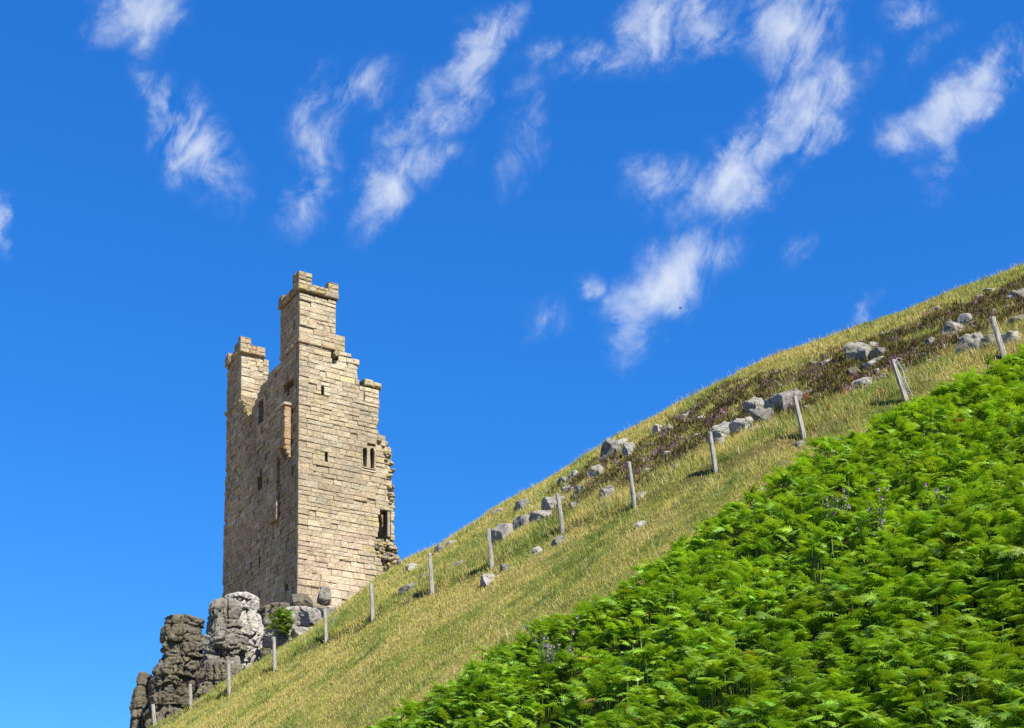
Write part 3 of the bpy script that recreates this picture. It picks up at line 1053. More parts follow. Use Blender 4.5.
def spans(poly, z):
    xs = []
    n = len(poly)
    for i in range(n):
        (x0, z0), (x1, z1) = poly[i], poly[(i + 1) % n]
        if (z0 <= z < z1) or (z1 <= z < z0):
            xs.append(x0 + (z - z0) / (z1 - z0) * (x1 - x0))
    xs.sort()
    return [(xs[i], xs[i + 1]) for i in range(0, len(xs) - 1, 2)]


def minus(iv, holes):
    out = [iv]
    for a, b in holes:
        nw = []
        for s, e in out:
            if b <= s or a >= e: nw.append((s, e)); continue
            if a > s: nw.append((s, a))
            if b < e: nw.append((b, e))
        out = nw
    return [(s, e) for s, e in out if e - s > .08]


def courses(z0, z1, seed=5):
    r = random.Random(seed); z = z0; out = []
    while z < z1:
        h = r.uniform(.22, .38) if z > 3.2 else r.uniform(.36, .5); out.append((z, z + h)); z += h
    return out


COURSES = courses(-3.0, 26.0)
BUFF = [(.40, .30, .17), (.42, .33, .20), (.37, .29, .18), (.43, .31, .20), (.46, .38, .26), (.34, .30, .23), (.40, .28, .18), (.36, .27, .15)]
PINK = [(.44, .30, .21), (.42, .28, .20), (.46, .33, .23)]
SHADE_WARM = [(.37, .285, .165), (.41, .315, .185), (.32, .24, .145), (.42, .335, .22), (.36, .265, .14), (.45, .37, .25), (.26, .20, .115)]  # shaded-side stone: weathered tones, warmed in the colour against blue sky light
LICH = [(.42, .34, .12), (.40, .30, .08), (.30, .27, .16), (.34, .29, .2)]


def shade(c, r):
    k = r.uniform(.9, 1.1); return tuple(q * k for q in c)


def block(mb, mp, a, b, z0, z1, front_d, back_d, col, r, ch=.022):
    """mp(s, depth, z) -> local point; depth negative is outwards"""
    j = lambda: r.uniform(-.018, .018)
    g = .008
    a2, b2, c2, d2 = a + g, b - g, z0 + g, z1 - g
    ch = min(ch, (b2 - a2) * .3, (d2 - c2) * .3)
    ch *= r.uniform(.8, 2.0)
    ch = min(ch, (b2 - a2) * .3, (d2 - c2) * .3)
    P = [mp(a2, back_d, c2), mp(b2, back_d, c2), mp(b2, back_d, d2), mp(a2, back_d, d2),
         mp(a2, front_d + ch, c2), mp(b2, front_d + ch, c2), mp(b2, front_d + ch, d2), mp(a2, front_d + ch, d2),
         mp(a2 + ch + j(), front_d + j(), c2 + ch), mp(b2 - ch + j(), front_d + j(), c2 + ch), mp(b2 - ch + j(), front_d + j(), d2 - ch), mp(a2 + ch + j(), front_d + j(), d2 - ch)]
    Fc = [(0, 3, 2, 1), (0, 1, 5, 4), (1, 2, 6, 5), (2, 3, 7, 6), (3, 0, 4, 7), (4, 5, 9, 8), (5, 6, 10, 9), (6, 7, 11, 10), (7, 4, 8, 11), (8, 9, 10, 11)]
    mb.add(P, Fc, col)
    # bed mortar, set back
    g = .0
    m0 = max(.026, front_d + .024)
    Q = [mp(a, back_d - .03, z0), mp(b, back_d - .03, z0), mp(b, back_d - .03, z1), mp(a, back_d - .03, z1), mp(a, m0, z0), mp(b, m0, z0), mp(b, m0, z1), mp(a, m0, z1)]
    mc = tuple(x * .74 for x in col)
    mb.add(Q, [(0, 3, 2, 1), (0, 1, 5, 4), (1, 2, 6, 5), (2, 3, 7, 6), (3, 0, 4, 7), (4, 5, 6, 7)], mc)


def masonry(mb, poly, mp, thick, pal, holes=(), seed=1, wmin=.38, wmax=.95, wear=.05, face_off=0.0, end_lichen=False, jag=.0, zr=(-99, 99), thin=0.0):
    r = random.Random(seed)
    zlo, zhi = min(p[1] for p in poly), max(p[1] for p in poly)
    for z0, z1 in COURSES:
        zm = (z0 + z1) / 2
        if zm < max(zlo, zr[0]) or zm > min(zhi, zr[1]): continue
        hs = []
        for h in holes: hs += spans(h, zm)
        hs.sort()
        for s, e in spans(poly, zm):
            for a, b in minus((s, e), hs):
                if jag:
                    if b > e - 1e-6: b += r.uniform(-jag, jag)
                x = a
                while x < b - 1e-6:
                    w = r.uniform(wmin, wmax)
                    if b - (x + w) < wmin * .7: w = b - x
                    P = mp(x + w / 2, 0, zm)
                    er = pnoise(np.array([[P[0] * .45 + 3, P[1] * .45, P[2] * .6 + seed]]))[0]
                    fd = face_off + r.gauss(0, .012)
                    if er > .28 and r.random() < .55: fd += r.uniform(.02, .08)
                    elif r.random() < wear: fd += r.uniform(.02, .08)
                    elif r.random() < .04: fd -= r.uniform(.01, .035)
                    cols = pal(zm, er, r)
                    k = r.uniform(.88, 1.11) * (1.0 + .30 * pnoise(np.array([[P[0] * .35, P[1] * .35 + 7, P[2] * .16 + seed]]))[0])
                    if end_lichen and (x + w > b - .3) and r.random() < .4:
                        cols = r.choice(LICH)
                    if w > .14:
                        av = MEAN[pal]
                        th_ = r.choice((.26, .44)) if x < thin else thick
                        if x < .01 and thin: k *= .93  # corner stones darkened in colour towards the shaded side wall
                        block(mb, mp, x, x + w, z0, z1, fd, th_, tuple((q * .5 + m * .5) * k for q, m in zip(cols, av)), r)
                    x += w


def pal_lit(z, er, r):
    if z < 5.5 and r.random() < .45: return r.choice(PINK)
    if z > 13 and r.random() < .3: return (.38, .33, .24)
    return r.choice(BUFF)


def pal_shade(z, er, r):
    return r.choice(SHADE_WARM)


MEAN = {pal_lit: (.53, .455, .315), pal_shade: (.375, .29, .17)}
tower = bpy.data.objects.new("castle_tower", None); COL.objects.link(tower)
tower.location = (TC[0], TC[1], TBASE); tower.rotation_euler = (0, 0, TH)
tower.empty_display_size = 1
tag(tower, "tall roofless ruined sandstone castle tower with broken right edge on a rocky crag", "castle tower")

# mappings: s runs along the wall, depth goes into the wall
def mp_front(v=0.0): return lambda s, d, z: (s, v + d, z)
def mp_left(u=0.0): return lambda s, d, z: (u + d, s, z)


THK = .95
# --- sunlit wall
fw_poly = front([(298.2, 342), (337, 352), (345, 351), (349, 352.5), (351.5, 357), (360.5, 359.5), (360.5, 366), (356.5, 371), (357, 377),
                 (360, 384), (364, 387), (364, 398), (365, 399), (379, 400), (379, 420), (377, 428), (378, 432.6), (385.4, 436), (388, 441),
                 (386.5, 445), (391, 449), (391, 463), (392.6, 470), (391.5, 478), (392.6, 489), (394, 503), (394.6, 511), (393.5, 517),
                 (394.6, 535), (397, 546), (396, 555), (397.5, 566), (400, 610), (297, 640)])
z_top0 = fw_poly[0][1]; fw_poly[0] = (0.0, fw_poly[0][1]); fw_poly[-1] = (0.0, fw_poly[-1][1])
slit1 = front([(321.3, 386), (324.3, 386.7), (324.3, 397), (321.3, 396.2)])
slit2 = front([(325.3, 453), (328, 453.6), (328, 463.5), (325.3, 462.9)])
drain = front([(332, 350.5), (337, 351.5), (339.5, 355), (338.5, 361), (332.5, 362), (331, 356)])
LAN = [[(362.6, 449.5), (363.6, 447), (365.1, 446), (366.6, 447.5), (367.4, 450.5), (366.6, 467), (363.2, 466)],
       [(369.9, 451), (370.9, 448.5), (372.4, 447.6), (373.9, 449), (374.7, 452), (374, 468.8), (370.6, 468)]]
twin_hole = front([(361.8, 444.6), (375.8, 447), (375.8, 469.8), (361.8, 467.2)])
bw = front([(382, 508), (389, 509), (391, 513), (391, 538), (386, 541), (381, 540.5), (377, 538), (379.5, 527), (378, 517)])
rub_poly = front([(376, 538), (381, 541), (386, 542), (392, 540), (396, 546), (396, 556), (397, 569), (384, 571), (381, 560), (375, 548)])
mb = MB()
masonry(mb, fw_poly, mp_front(), THK, pal_lit, [slit1, slit2, drain, twin_hole, bw, rub_poly], 11, wear=.06, end_lichen=True, jag=.07, thin=.95)
# core of the wall behind the rubble
masonry(mb, rub_poly, mp_front(), THK, pal_shade, [], 17, face_off=.24)
edge_core = front([(376.5, 429), (384, 436), (387, 441), (386, 446), (390, 450), (390, 464), (391, 470), (391, 489), (392.5, 503), (392, 508), (388, 507), (386, 490), (385, 460), (379, 440)])
masonry(mb, edge_core, mp_front(), THK, pal_shade, [fw_poly], 18, face_off=.22, wmin=.2)
block(mb, lambda s, d, z: (s, d, z), .03, .90, -3, z_top0 - .02, .24, .47, (.36, .27, .16), random.Random(2))
wall_front = mb.build("front_wall", M_STONE, tower)
wall_front["label"] = "sunlit buff sandstone wall with ragged right edge"


def panel_with_holes(mp, outer, holes, dfront, dback, name, parent, col):
    """thin dressed slab in which openings are cut: filled 2-D outline, extruded"""
    import mathutils
    bm = bmesh.new()
    loops = [outer] + list(holes)
    edges = []
    for lp in loops:
        vs = [bm.verts.new((p[0], p[1], 0)) for p in lp]
        for i in range(len(vs)):
            edges.append(bm.edges.new((vs[i], vs[(i + 1) % len(vs)])))
    bmesh.ops.triangle_fill(bm, use_beauty=True, use_dissolve=False, edges=edges)
    ret = bmesh.ops.extrude_face_region(bm, geom=bm.faces[:])
    for v in [g for g in ret["geom"] if isinstance(g, bmesh.types.BMVert)]:
        v.co.z = 1
    bmesh.ops.recalc_face_normals(bm, faces=bm.faces[:])
    V = [mp(v.co.x, dfront + (dback - dfront) * v.co.z, v.co.y) for v in bm.verts]
    for i, v in enumerate(bm.verts): v.index = i
    Fc = [tuple(v.index for v in f.verts) for f in bm.faces]
    bm.free()
    return mesh_obj(name, np.array(V), Fc, M_STONE, parent, False, np.tile(np.array(col), (len(V), 1)))


def shrink(poly, k):
    c = np.mean(np.array(poly), 0)
    return [tuple(c + (np.array(p) - c) * k) for p in poly]


lan_h = [front(q) for q in LAN]
win = panel_with_holes(mp_front(), shrink(twin_hole, 1.0), lan_h, -.002, .34, "twin_lancet_window", tower, (.40, .325, .215))
win["label"] = "paired pointed lancet window with a slim mullion"
mb = MB()
u0, z0 = uz_front(361.0, 467.6); u1, z1 = uz_front(376.6, 470.6); zs_ = min(z0, z1)
block(mb, mp_front(), u0, u1, zs_ - .16, zs_ - .02, -.025, .5, (.45, .38, .27), random.Random(4), .03)
mb.build("sill", M_STONE, win)

# broken window jamb: clustered shafts
jamb = MB()
ja, jz0 = uz_front(388.6, 536); jb, jz1 = uz_front(393.8, 509)
def tube(mb, pts, rad, col, n=10):
    V = []
    for i, (p, q) in enumerate(zip(pts, rad if np.ndim(rad) else [rad] * len(pts))):
        p = np.array(p, float)
        d = np.array(pts[min(i + 1, len(pts) - 1)], float) - np.array(pts[max(i - 1, 0)], float)
        d /= np.linalg.norm(d) + 1e-9
        a = np.cross(d, (0, 0, 1) if abs(d[2]) < .9 else (1, 0, 0)); a /= np.linalg.norm(a); b = np.cross(d, a)
        for k in range(n):
            t = 2 * math.pi * k / n
            V.append(p + (a * math.cos(t) + b * math.sin(t)) * q)
    Fc = []
    for i in range(len(pts) - 1):
        for k in range(n):
            Fc.append((i * n + k, i * n + (k + 1) % n, (i + 1) * n + (k + 1) % n, (i + 1) * n + k))
    Fc.append(tuple(range(n))[::-1]); Fc.append(tuple((len(pts) - 1) * n + k for k in range(n)))
    mb.add(V, Fc, col)


for k in range(4):
    uu = ja + .04 + (jb - ja - .05) * k / 3
    tube(jamb, [(uu, .12 + .05 * (k % 2), jz0), (uu, .12 + .05 * (k % 2), jz1)], [.055 if k % 2 else .075] * 2, (.40, .33, .23))
r_ = random.Random(9)
zc = jz0
while zc < jz1 - .1:
    block(jamb, mp_front(), ja + .02, jb + r_.uniform(-.02, .1), zc, min(jz1, zc + .36), .2, .8, r_.choice(BUFF), r_); zc += .36
block(jamb, mp_front(), ja - .05, jb + .1, jz1, jz1 + .2, -.03, .8, (.42, .36, .2), r_)
j = jamb.build("window_jamb", M_STONE, tower)
j["label"] = "moulded shafts of the broken window's right side"


def rubble(name, poly, mp, n, rad, pal, seed, depth=(.0, .25), label=None, flat=.7, parent=tower):
    r = random.Random(seed); V0, F0 = ICO2
    vs, fs, cs = [], [], []; o = 0; cnt = 0
    lo = np.min(poly, 0); hi = np.max(poly, 0)
    tries = 0
    while cnt < n and tries < n * 30:
        tries += 1
        s, z = r.uniform(lo[0], hi[0]), r.uniform(lo[1], hi[1])
        if not any(a <= s <= b for a, b in spans(poly, z)): continue
        q = r.uniform(*rad)
        v = V0 * np.array([q * r.uniform(.8, 1.5), q * r.uniform(.8, 1.4), q * flat * r.uniform(.7, 1.2)])
        sd = np.array([r.uniform(0, 90) for _ in range(3)])
        v = v * (1 + .45 * fbm(V0 * 1.3 + sd, 2)[:, None])
        for _k in range(6):
            nn = np.array([r.gauss(0, 1), r.gauss(0, 1), r.gauss(0, 1)]); nn /= np.linalg.norm(nn)
            dd = v @ nn - q * r.uniform(.45, .8)
            v = v - nn * np.maximum(dd, 0)[:, None]
        a = r.uniform(0, 6.28); v = np.stack([v[:, 0] * math.cos(a) - v[:, 1] * math.sin(a), v[:, 0] * math.sin(a) + v[:, 1] * math.cos(a), v[:, 2]], 1)
        v = v + np.array(mp(s, r.uniform(*depth), z))
        vs.append(v); fs.append(F0 + o); o += len(v); cnt += 1
        k = r.uniform(.75, 1.15); cs.append(np.tile(np.array(r.choice(pal)) * k, (len(v), 1)))
    ob = mesh_obj(name, np.concatenate(vs), np.concatenate(fs), M_STONE, parent, False, np.concatenate(cs))
    if label: ob["label"] = label
    return ob


ICO2 = ico(3)
RUBP = [(.34, .28, .18), (.30, .25, .16), (.38, .31, .19), (.27, .23, .16), (.36, .30, .13)]
rubble("rubble_core", rub_poly, mp_front(), 110, (.12, .24), RUBP, 31, (-.02, .35), "exposed rubble filling below the broken window")
edge_poly = front([(376.5, 429), (385.5, 434), (389, 440), (388, 445), (392, 449), (392, 463), (393.5, 470), (392.5, 478), (393.6, 489), (395, 503), (395.5, 509),
                   (389, 508), (387, 500), (387, 488), (386.5, 470), (386, 458), (382, 446), (377, 437)])
rubble("broken_edge", edge_poly, mp_front(), 120, (.10, .21), RUBP + [(.40, .34, .16)], 32, (-.05, .7), "ragged yellow lichened broken wall edge")
e2 = front([(392, 540), (396.5, 545), (396.5, 556), (398, 570), (393, 570), (391, 550)])
rubble("broken_edge", e2, mp_front(), 40, (.12, .22), RUBP, 33, (-.05, .8), "ragged foot of the broken wall edge")

# --- little turret stump with cap on the right shoulder
mb = MB()
st_poly = front([(364.8, 389), (378.8, 391.5), (378.8, 402), (364.8, 402)])
masonry(mb, st_poly, mp_front(-.02), .9, pal_lit, [], 41, wear=0)
stump = mb.build("stair_turret_stump", M_STONE, tower)
mb = MB()
u0, za = uz_front(364.3, 388.6); u1, zb = uz_front(381.2, 390); zt = uz_front(365, 379)[1]
block(mb, mp_front(), u0 - .02, (u0 + u1) / 2, zb + .02, zt, -.14, .98, (.43, .36, .22), random.Random(1), .05)
block(mb, mp_front(), (u0 + u1) / 2, u1, zb + .02, zt - .06, -.14, .98, (.42, .34, .19), random.Random(2), .05)
mb.build("capstone", M_STONE, stump)

# --- shaded wall
z_top_corner = fw_poly[0][1]
lw_top = left([(281.5, 363), (275, 369), (270, 374), (262, 383.5), (259, 392), (255.6, 400), (251.4, 410.6), (249.3, 416), (247, 410), (243.2, 404), (241.6, 399)])
lw_low = left([(226.6, 414), (225.5, 470), (223.5, 530), (221.8, 600), (221.5, 640)])
lw_poly = [(.46, z_top_corner), (2.75, z_top_corner)] + [p for p in lw_top if p[0] > 2.8] + [(lw_top[-1][0] + .05, lw_low[0][1] + .3), (lw_low[0][0], lw_low[0][1] + .1)] + lw_low + [(.46, -3)]
wn1 = left([(258.5, 404), (263.2, 399), (263.2, 420), (258.5, 424)])
wn2 = left([(257.2, 475), (262, 470.5), (262, 486.5), (257.2, 491)])
wn3 = left([(258.2, 547), (259.4, 546), (259.4, 571), (258.2, 572)])
wn4 = left([(284.5, 586), (288, 582.5), (288, 590), (284.5, 593)])
rec = left([(283.5, 384), (293, 374), (294, 381), (289, 393), (283.5, 395)])
mb = MB()
masonry(mb, lw_poly, mp_left(), THK, pal_shade, [wn1, wn2, wn3, wn4, rec], 12, wear=.10)
lw = mb.build("side_wall", M_STONE, tower)
lw["label"] = "shaded grey-brown side wall with narrow windows"

# far and right walls, lower, seen only through openings
VEND = 12.3
UR = uz_front(392, 480)[0]
mb = MB()
masonry(mb, [(THK, -2), (UR, -2), (UR, 9), (4.5, 10.5), (2.6, 10.5), (THK, 12)], lambda s, d, z: (s, VEND - d, z), THK, pal_shade, [], 13)
mb.build("far_wall", M_STONE, tower)
mb = MB()
masonry(mb, [(1.6, -2), (VEND - 1.2, -2), (VEND - 1.2, 9), (7, 11), (3.5, 9), (1.6, 12.2)], lambda s, d, z: (UR + .45 - d, s, z), 1.6, pal_shade, [], 14)
mb.build("right_wall", M_STONE, tower)
# unseen slabs added inside the tower to darken the window openings
mb = MB()
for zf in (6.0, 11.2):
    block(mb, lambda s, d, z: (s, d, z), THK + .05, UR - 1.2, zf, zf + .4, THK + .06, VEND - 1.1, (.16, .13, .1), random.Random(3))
mb.build("darkening_slab", M_STONE, tower)


# --- turrets
def turret(name, label, u0, v0, wu, wv, z0, z1, seed, zc, par, fullpal=True):
    tb = MB()
    t_ = .45
    masonry(tb, [(u0, z0), (u0 + wu, z0), (u0 + wu, z1), (u0, z1)], mp_front(v0), t_, pal_lit, [], seed, wear=.04)
    masonry(tb, [(v0 + t_, z0), (v0 + wv, z0), (v0 + wv, z1), (v0 + t_, z1)], mp_left(u0), t_, pal_shade, [], seed + 1, wear=.06)
    masonry(tb, [(u0 + t_, z0), (u0 + wu, z0), (u0 + wu, z1), (u0 + t_, z1)], lambda s, d, z: (s, v0 + wv - d, z), t_, pal_lit, [], seed + 2)
    masonry(tb, [(v0 + t_, z0), (v0 + wv - t_, z0), (v0 + wv - t_, z1), (v0 + t_, z1)], lambda s, d, z: (u0 + wu - d, s, z), t_, pal_lit, [], seed + 3)
    o = tb.build(name, M_STONE, tower)
    o["label"] = label
    return o


def ring(mb, u0, v0, wu, wv, z0, z1, out, seed, pal, thick=.5):
    r = random.Random(seed)
    def run(a, b, mp, pl):
        x = a
        while x < b - 1e-6:
            w = r.uniform(.45, .8)
            if b - x - w < .3: w = b - x
            block(mb, mp, x, x + w, z0 + r.uniform(-.005, .005), z1 + r.uniform(-.03, .03), -out + r.uniform(-.02, .02), thick, shade(r.choice(pl), r), r, .045)
            x += w
    run(u0 - out, u0 + wu + out, mp_front(v0), pal)
    run(v0 + thick + .01, v0 + wv - thick - .01, mp_left(u0), SHADE_WARM)
    run(u0 - out, u0 + wu + out, lambda s, d, z: (s, v0 + wv - d, z), pal)
    run(v0 + thick + .01, v0 + wv - thick - .01, lambda s, d, z: (u0 + wu - d, s, z), pal)


CAPP = [(.43, .36, .20), (.42, .36, .25), (.43, .35, .17), (.40, .34, .24)]
# tall near turret
zs = uz_front(299, 340)[1]
zc0 = uz_front(299.5, 289.5)[1]
WU = uz_front(336.0, 310)[0]
WV = vz_left(280.0, 340)[0]
t1 = turret("corner_turret", "tall square turret on the near corner", 0.0, 0.0, WU, WV, zs + .02, zc0, 51, zc0, tower)
mb = MB(); ring(mb, 0.0, 0.0, WU, WV, zc0 + .005, zc0 + .30, .13, 61, CAPP); mb.build("cornice", M_STONE, t1)
def merlon(mb, mp, a, b, z0, z1, th, pal, seed, out=.10):
    r = random.Random(seed); z = z0
    while z < z1 - .05:
        h = min(r.uniform(.24, .34), z1 - z)
        x = a
        while x < b - 1e-6:
            w = r.uniform(.3, .6)
            if b - x - w < .2: w = b - x
            block(mb, mp, x, x + w, z, z + h, -out + r.uniform(-.02, .02), th, shade(r.choice(pal), r), r, .03); x += w
        z += h
mb = MB()
zb = zc0 + .30
merlon(mb, mp_front(), -.10, .72, zb, uz_front(299, 270.8)[1], .40, CAPP + BUFF[:3], 71)
merlon(mb, mp_front(), .72, 1.75, zb, zb + .20, .40, CAPP, 72)
merlon(mb, mp_front(), 1.75, WU + .12, zb, zb + .62, .40, CAPP + BUFF[:3], 73)
merlon(mb, mp_left(), .42, .85, zb, zb + .85, .40, SHADE_WARM, 74)
merlon(mb, mp_left(), .85, WV - .5, zb, zb + .14, .40, SHADE_WARM, 75)
merlon(mb, mp_left(), WV - .5, WV + .1, zb, zb + .42, .40, SHADE_WARM, 76)
mb.build("battlement", M_STONE, t1)
# string course under the turret
mb = MB()
def run_band(mb, a, b, mp, z0, z1, out, th, pal, seed):
    r = random.Random(seed); x = a
    while x < b - 1e-6:
        w = r.uniform(.5, .9)
        if b - x - w < .3: w = b - x
        block(mb, mp, x, x + w, z0, z1, -out + r.uniform(-.01, .015), th, shade(r.choice(pal), r), r, .04); x += w
run_band(mb, -.09, WU + .05, mp_front(), zs - .12, zs + .10, .09, .3, BUFF, 81)
run_band(mb, .32, WV, mp_left(), zs - .12, zs + .10, .09, .3, SHADE_WARM, 82)
mb.build("string_course", M_STONE, tower)
# shoulder block right of the turret
mb = MB()
sb = front([(335.8, 335.5), (345.2, 337), (345.2, 352.5), (335.8, 352)])
masonry(mb, sb, mp_front(.02), .8, pal_lit, [], 83, wear=0, end_lichen=True)
mb.build("broken_parapet", M_STONE, tower)

# rear turret
RV = vz_left(241.3, 380)[0]
RWV = vz_left(226.6, 380)[0] - RV
RWU = uz_front(263.3, 365, RV)[0]
rz0 = vz_left(226.8, 412)[1] - .1
rzc = uz_front(242, 352.5, RV)[1]
nz0 = uz_front(250, 418, RV)[1] - .5
t2 = turret("rear_turret", "square turret at the far corner of the shaded wall", 0.0, RV, RWU, RWV, nz0, rzc, 91, rzc, tower)
mb = MB(); ring(mb, 0.0, RV, RWU, RWV, rzc + .005, rzc + .28, .13, 92, CAPP + BUFF[:2]); mb.build("cornice", M_STONE, t2)
mb = MB()
zb = rzc + .28
merlon(mb, mp_front(RV), -.10, .62, zb, uz_front(242, 336.5, RV)[1], .40, BUFF, 93)
merlon(mb, mp_front(RV), .62, RWU + .1, zb, zb + .36, .40, BUFF + CAPP, 94)
merlon(mb, mp_left(), RV + .42, RV + 1.1, zb, zb + .55, .40, SHADE_WARM, 95)
merlon(mb, mp_left(), RV + 1.1, RV + RWV - .55, zb, zb + .16, .40, SHADE_WARM, 96)
merlon(mb, mp_left(), RV + RWV - .55, RV + RWV + .1, zb, zb + .52, .40, SHADE_WARM, 97)
mb.build("battlement", M_STONE, t2)
mb = MB(); run_band(mb, RV + .1, RV + RWV + .15, mp_left(), rz0 - .1, rz0 + .14, .11, .3, SHADE_WARM, 98); mb.build("string_course", M_STONE, t2)
mb = MB()
pv = RV + .35
pp = front([(262.8, 361), (268.9, 358.5), (268.9, 378), (266, 384), (262, 386), (262.8, 375)], pv)
masonry(mb, pp, mp_front(pv), .5, pal_lit, [], 99, wmin=.3, wmax=.5)
pp2 = front([(243, 398), (266, 384), (266, 400), (250, 420)], pv)
mb.build("wall_stub", M_STONE, tower)
rubble("broken_parapet", left([(242, 399), (247, 408), (249.5, 415), (253, 408), (251, 420), (245, 412)]), mp_left(), 30, (.12, .22), [(.44, .34, .10), (.4, .33, .2), (.36, .3, .16)], 34, (.0, .6),
       "yellow lichened broken wall head beside the far turret")

# corbelled privy shaft on the shaded wall
v0 = vz_left(291.5, 430, -0.0)[0]; PR = .42
zt = vz_left(288, 402, -PR)[1]; zb_ = vz_left(288, 441, -PR)[1]
mb = MB()
r = random.Random(5)
z = zb_
VB = v0 + 1.35
while z < zt - .05:
    h = min(r.uniform(.26, .38), zt - z)
    block(mb, lambda s, d, zz: (d, s, zz), v0 + r.uniform(-.03, .02), v0 + .62, z, z + h, -PR + r.uniform(-.03, .03), -.05, r.choice([(.40, .26, .14), (.42, .29, .17), (.38, .24, .13)]), r)
    block(mb, lambda s, d, zz: (d, s, zz), v0 + .62, VB, z, z + h, -PR + r.uniform(-.02, .02), -.05, r.choice(SHADE_WARM), r)
    z += h
shaft = mb.build("privy_shaft", M_STONE, tower)
shaft["label"] = "small corbelled box projecting from the shaded wall"
mb = MB()
block(mb, lambda s, d, zz: (d, s, zz), v0 - .08, VB + .06, zt + .005, zt + .18, -PR - .08, -.05, (.44, .37, .25), r, .04)
mb.build("capstone", M_STONE, shaft)
for vv in (v0 + .12, v0 + .95):
    mb = MB()
    for k, (pr, hh) in enumerate(((.40, .26), (.28, .24), (.15, .2))):
        zz0 = zb_ - .02 - sum(q for q in (.26, .24, .2)[:k + 1])
        block(mb, lambda s, d, zz: (d, s, zz), vv - .13, vv + .2, zz0, zz0 + hh - .01, -pr, -.03, (.40, .29, .17), r, .06)
    mb.build("corbel", M_STONE, shaft)
# chute buttress lower down
va = vz_left(279.2, 490)[0]; zt = vz_left(278.2, 455, -.16)[1]; zb_ = vz_left(278.2, 518, -.16)[1]
mb = MB(); z = zb_
while z < zt - .05:
    h = min(r.uniform(.3, .42), zt - z)
    x = va
    for w in (.55, .6):
        block(mb, lambda s, d, zz: (d, s, zz), x, x + w, z, z + h, -.17 + r.uniform(-.015, .015), -.0, r.choice(SHADE_WARM), r); x += w
    z += h
mb.build("chute", M_STONE, tower)["label"] = "shallow projecting chute on the shaded wall"
# drain spout stone
mb = MB()
ud, zd = uz_front(335.5, 355)
tube(mb, [(ud, -.22, zd + .05), (ud, .3, zd + .05)], [.16, .16], (.36, .28, .17), 10)
mb.build("drain_spout", M_STONE, tower)

# ------------------------------------------------------------------ fence posts
PLAB = ["short fence post at the lower left end, before the rock stacks",
        "second post from the lower left, standing before the dark layered rock stack",
        "third post from the lower left, in front of the low broken rocks",
        "fourth post from the lower left, against the white mottled block and the cleft",
        "fifth post from the lower left, beside the low flat slab",
        "sixth post from the lower left, below the sunlit tower wall",
        "seventh post from the lower left, its top just under the skyline right of the tower",
        "eighth post from the lower left, beside the stepped grey rock",
        "ninth post from the lower left, in front of a pale boulder",
        "tenth post from the lower left, thin and dark topped below the flat faced boulder",
        "eleventh post from the lower left, in front of the big pale outcrop",
        "twelfth post, leaning left in front of the white end of the long slab",
        "leaning post with coils of loose wire hanging down its right side",
        "last leaning post at the right edge, in front of the wide outcrop"]


def post_mesh(h, w, seed):
    r = random.Random(seed)
    n, rings = 12, 9
    V, Fc = [], []
    for k in range(rings):
        t = k / (rings - 1)
        for q in range(n):
            a = 2 * math.pi * q / n
            rad = w / 2 * (1 - .12 * t) * (1 + .09 * math.sin(a * 3 + seed) + r.uniform(-.05, .05)) / max(abs(math.cos(a)), abs(math.sin(a))) ** .55
            V.append((rad * math.cos(a), rad * math.sin(a), -.35 + (h + .35) * t + (r.uniform(-.02, .02) if k == rings - 1 else 0)))
    for k in range(rings - 1):
        for q in range(n):
            Fc.append((k * n + q, k * n + (q + 1) % n, (k + 1) * n + (q + 1) % n, (k + 1) * n + q))
    V.append((0.01, 0, h + .025)); tp = len(V) - 1
    for q in range(n):
        Fc.append(((rings - 1) * n + q, (rings - 1) * n + (q + 1) % n, tp))
    return V, Fc


for i, ((tp, bp, _Y), lab) in enumerate(zip(POSTS, PLAB)):
    P = hit(bp[0], bp[1])
    h = (bp[1] - tp[1]) * P[1] / F * 1.01
    wpx = [4.2, 4, 4.2, 4.2, 4.2, 4.6, 4.6, 4.8, 5, 5, 5.2, 5.4, 5.8, 6][i]
    V, Fc = post_mesh(h, wpx * P[1] / F * .92, i + 3)
    o = mesh_obj("fence_post", np.array(V), Fc, M_WOOD, None, False)
    o.location = P
    leanx = (tp[0] - bp[0]) / (bp[1] - tp[1]) + (P[0] / P[1]) * 0
    o.rotation_euler = (random.uniform(-.05, .08), math.atan(leanx), random.uniform(0, 1.5))
    o.rotation_mode = 'XYZ'
    # lean to the side must not turn with the twist
    R = (np.eye(3))
    o.rotation_euler = (random.uniform(-.04, .06), math.atan(leanx), 0)
    tag(o, lab, "fence post", "fence posts in a line up the hillside")
    if i == 12:
        mb = MB()
        r = random.Random(8)
        for k in range(6):
            c0 = np.array([w_ for w_ in (.09 + r.uniform(0, .09), -.06, h * (.95 - .15 * k))])
            pts = []
            rr = r.uniform(.03, .065)
            tl = r.uniform(-.6, .6)
            for q in range(22):
                a = q / 21 * 2 * math.pi * 1.6
                pts.append(c0 + np.array([rr * math.cos(a), .04 * math.sin(a * .7 + tl), rr * 1.1 * math.sin(a) - .04 * q / 21]))
            tube(mb, pts, [.006] * len(pts), (1, 1, 1), 5)
        tube(mb, [(.05, -.08, h * .98), (.13, -.08, h * .7), (.10, -.09, h * .4), (.17, -.06, h * .05)], [.009] * 4, (1, 1, 1), 5)
        mb.build("wire_coil", M_WIRE, o)


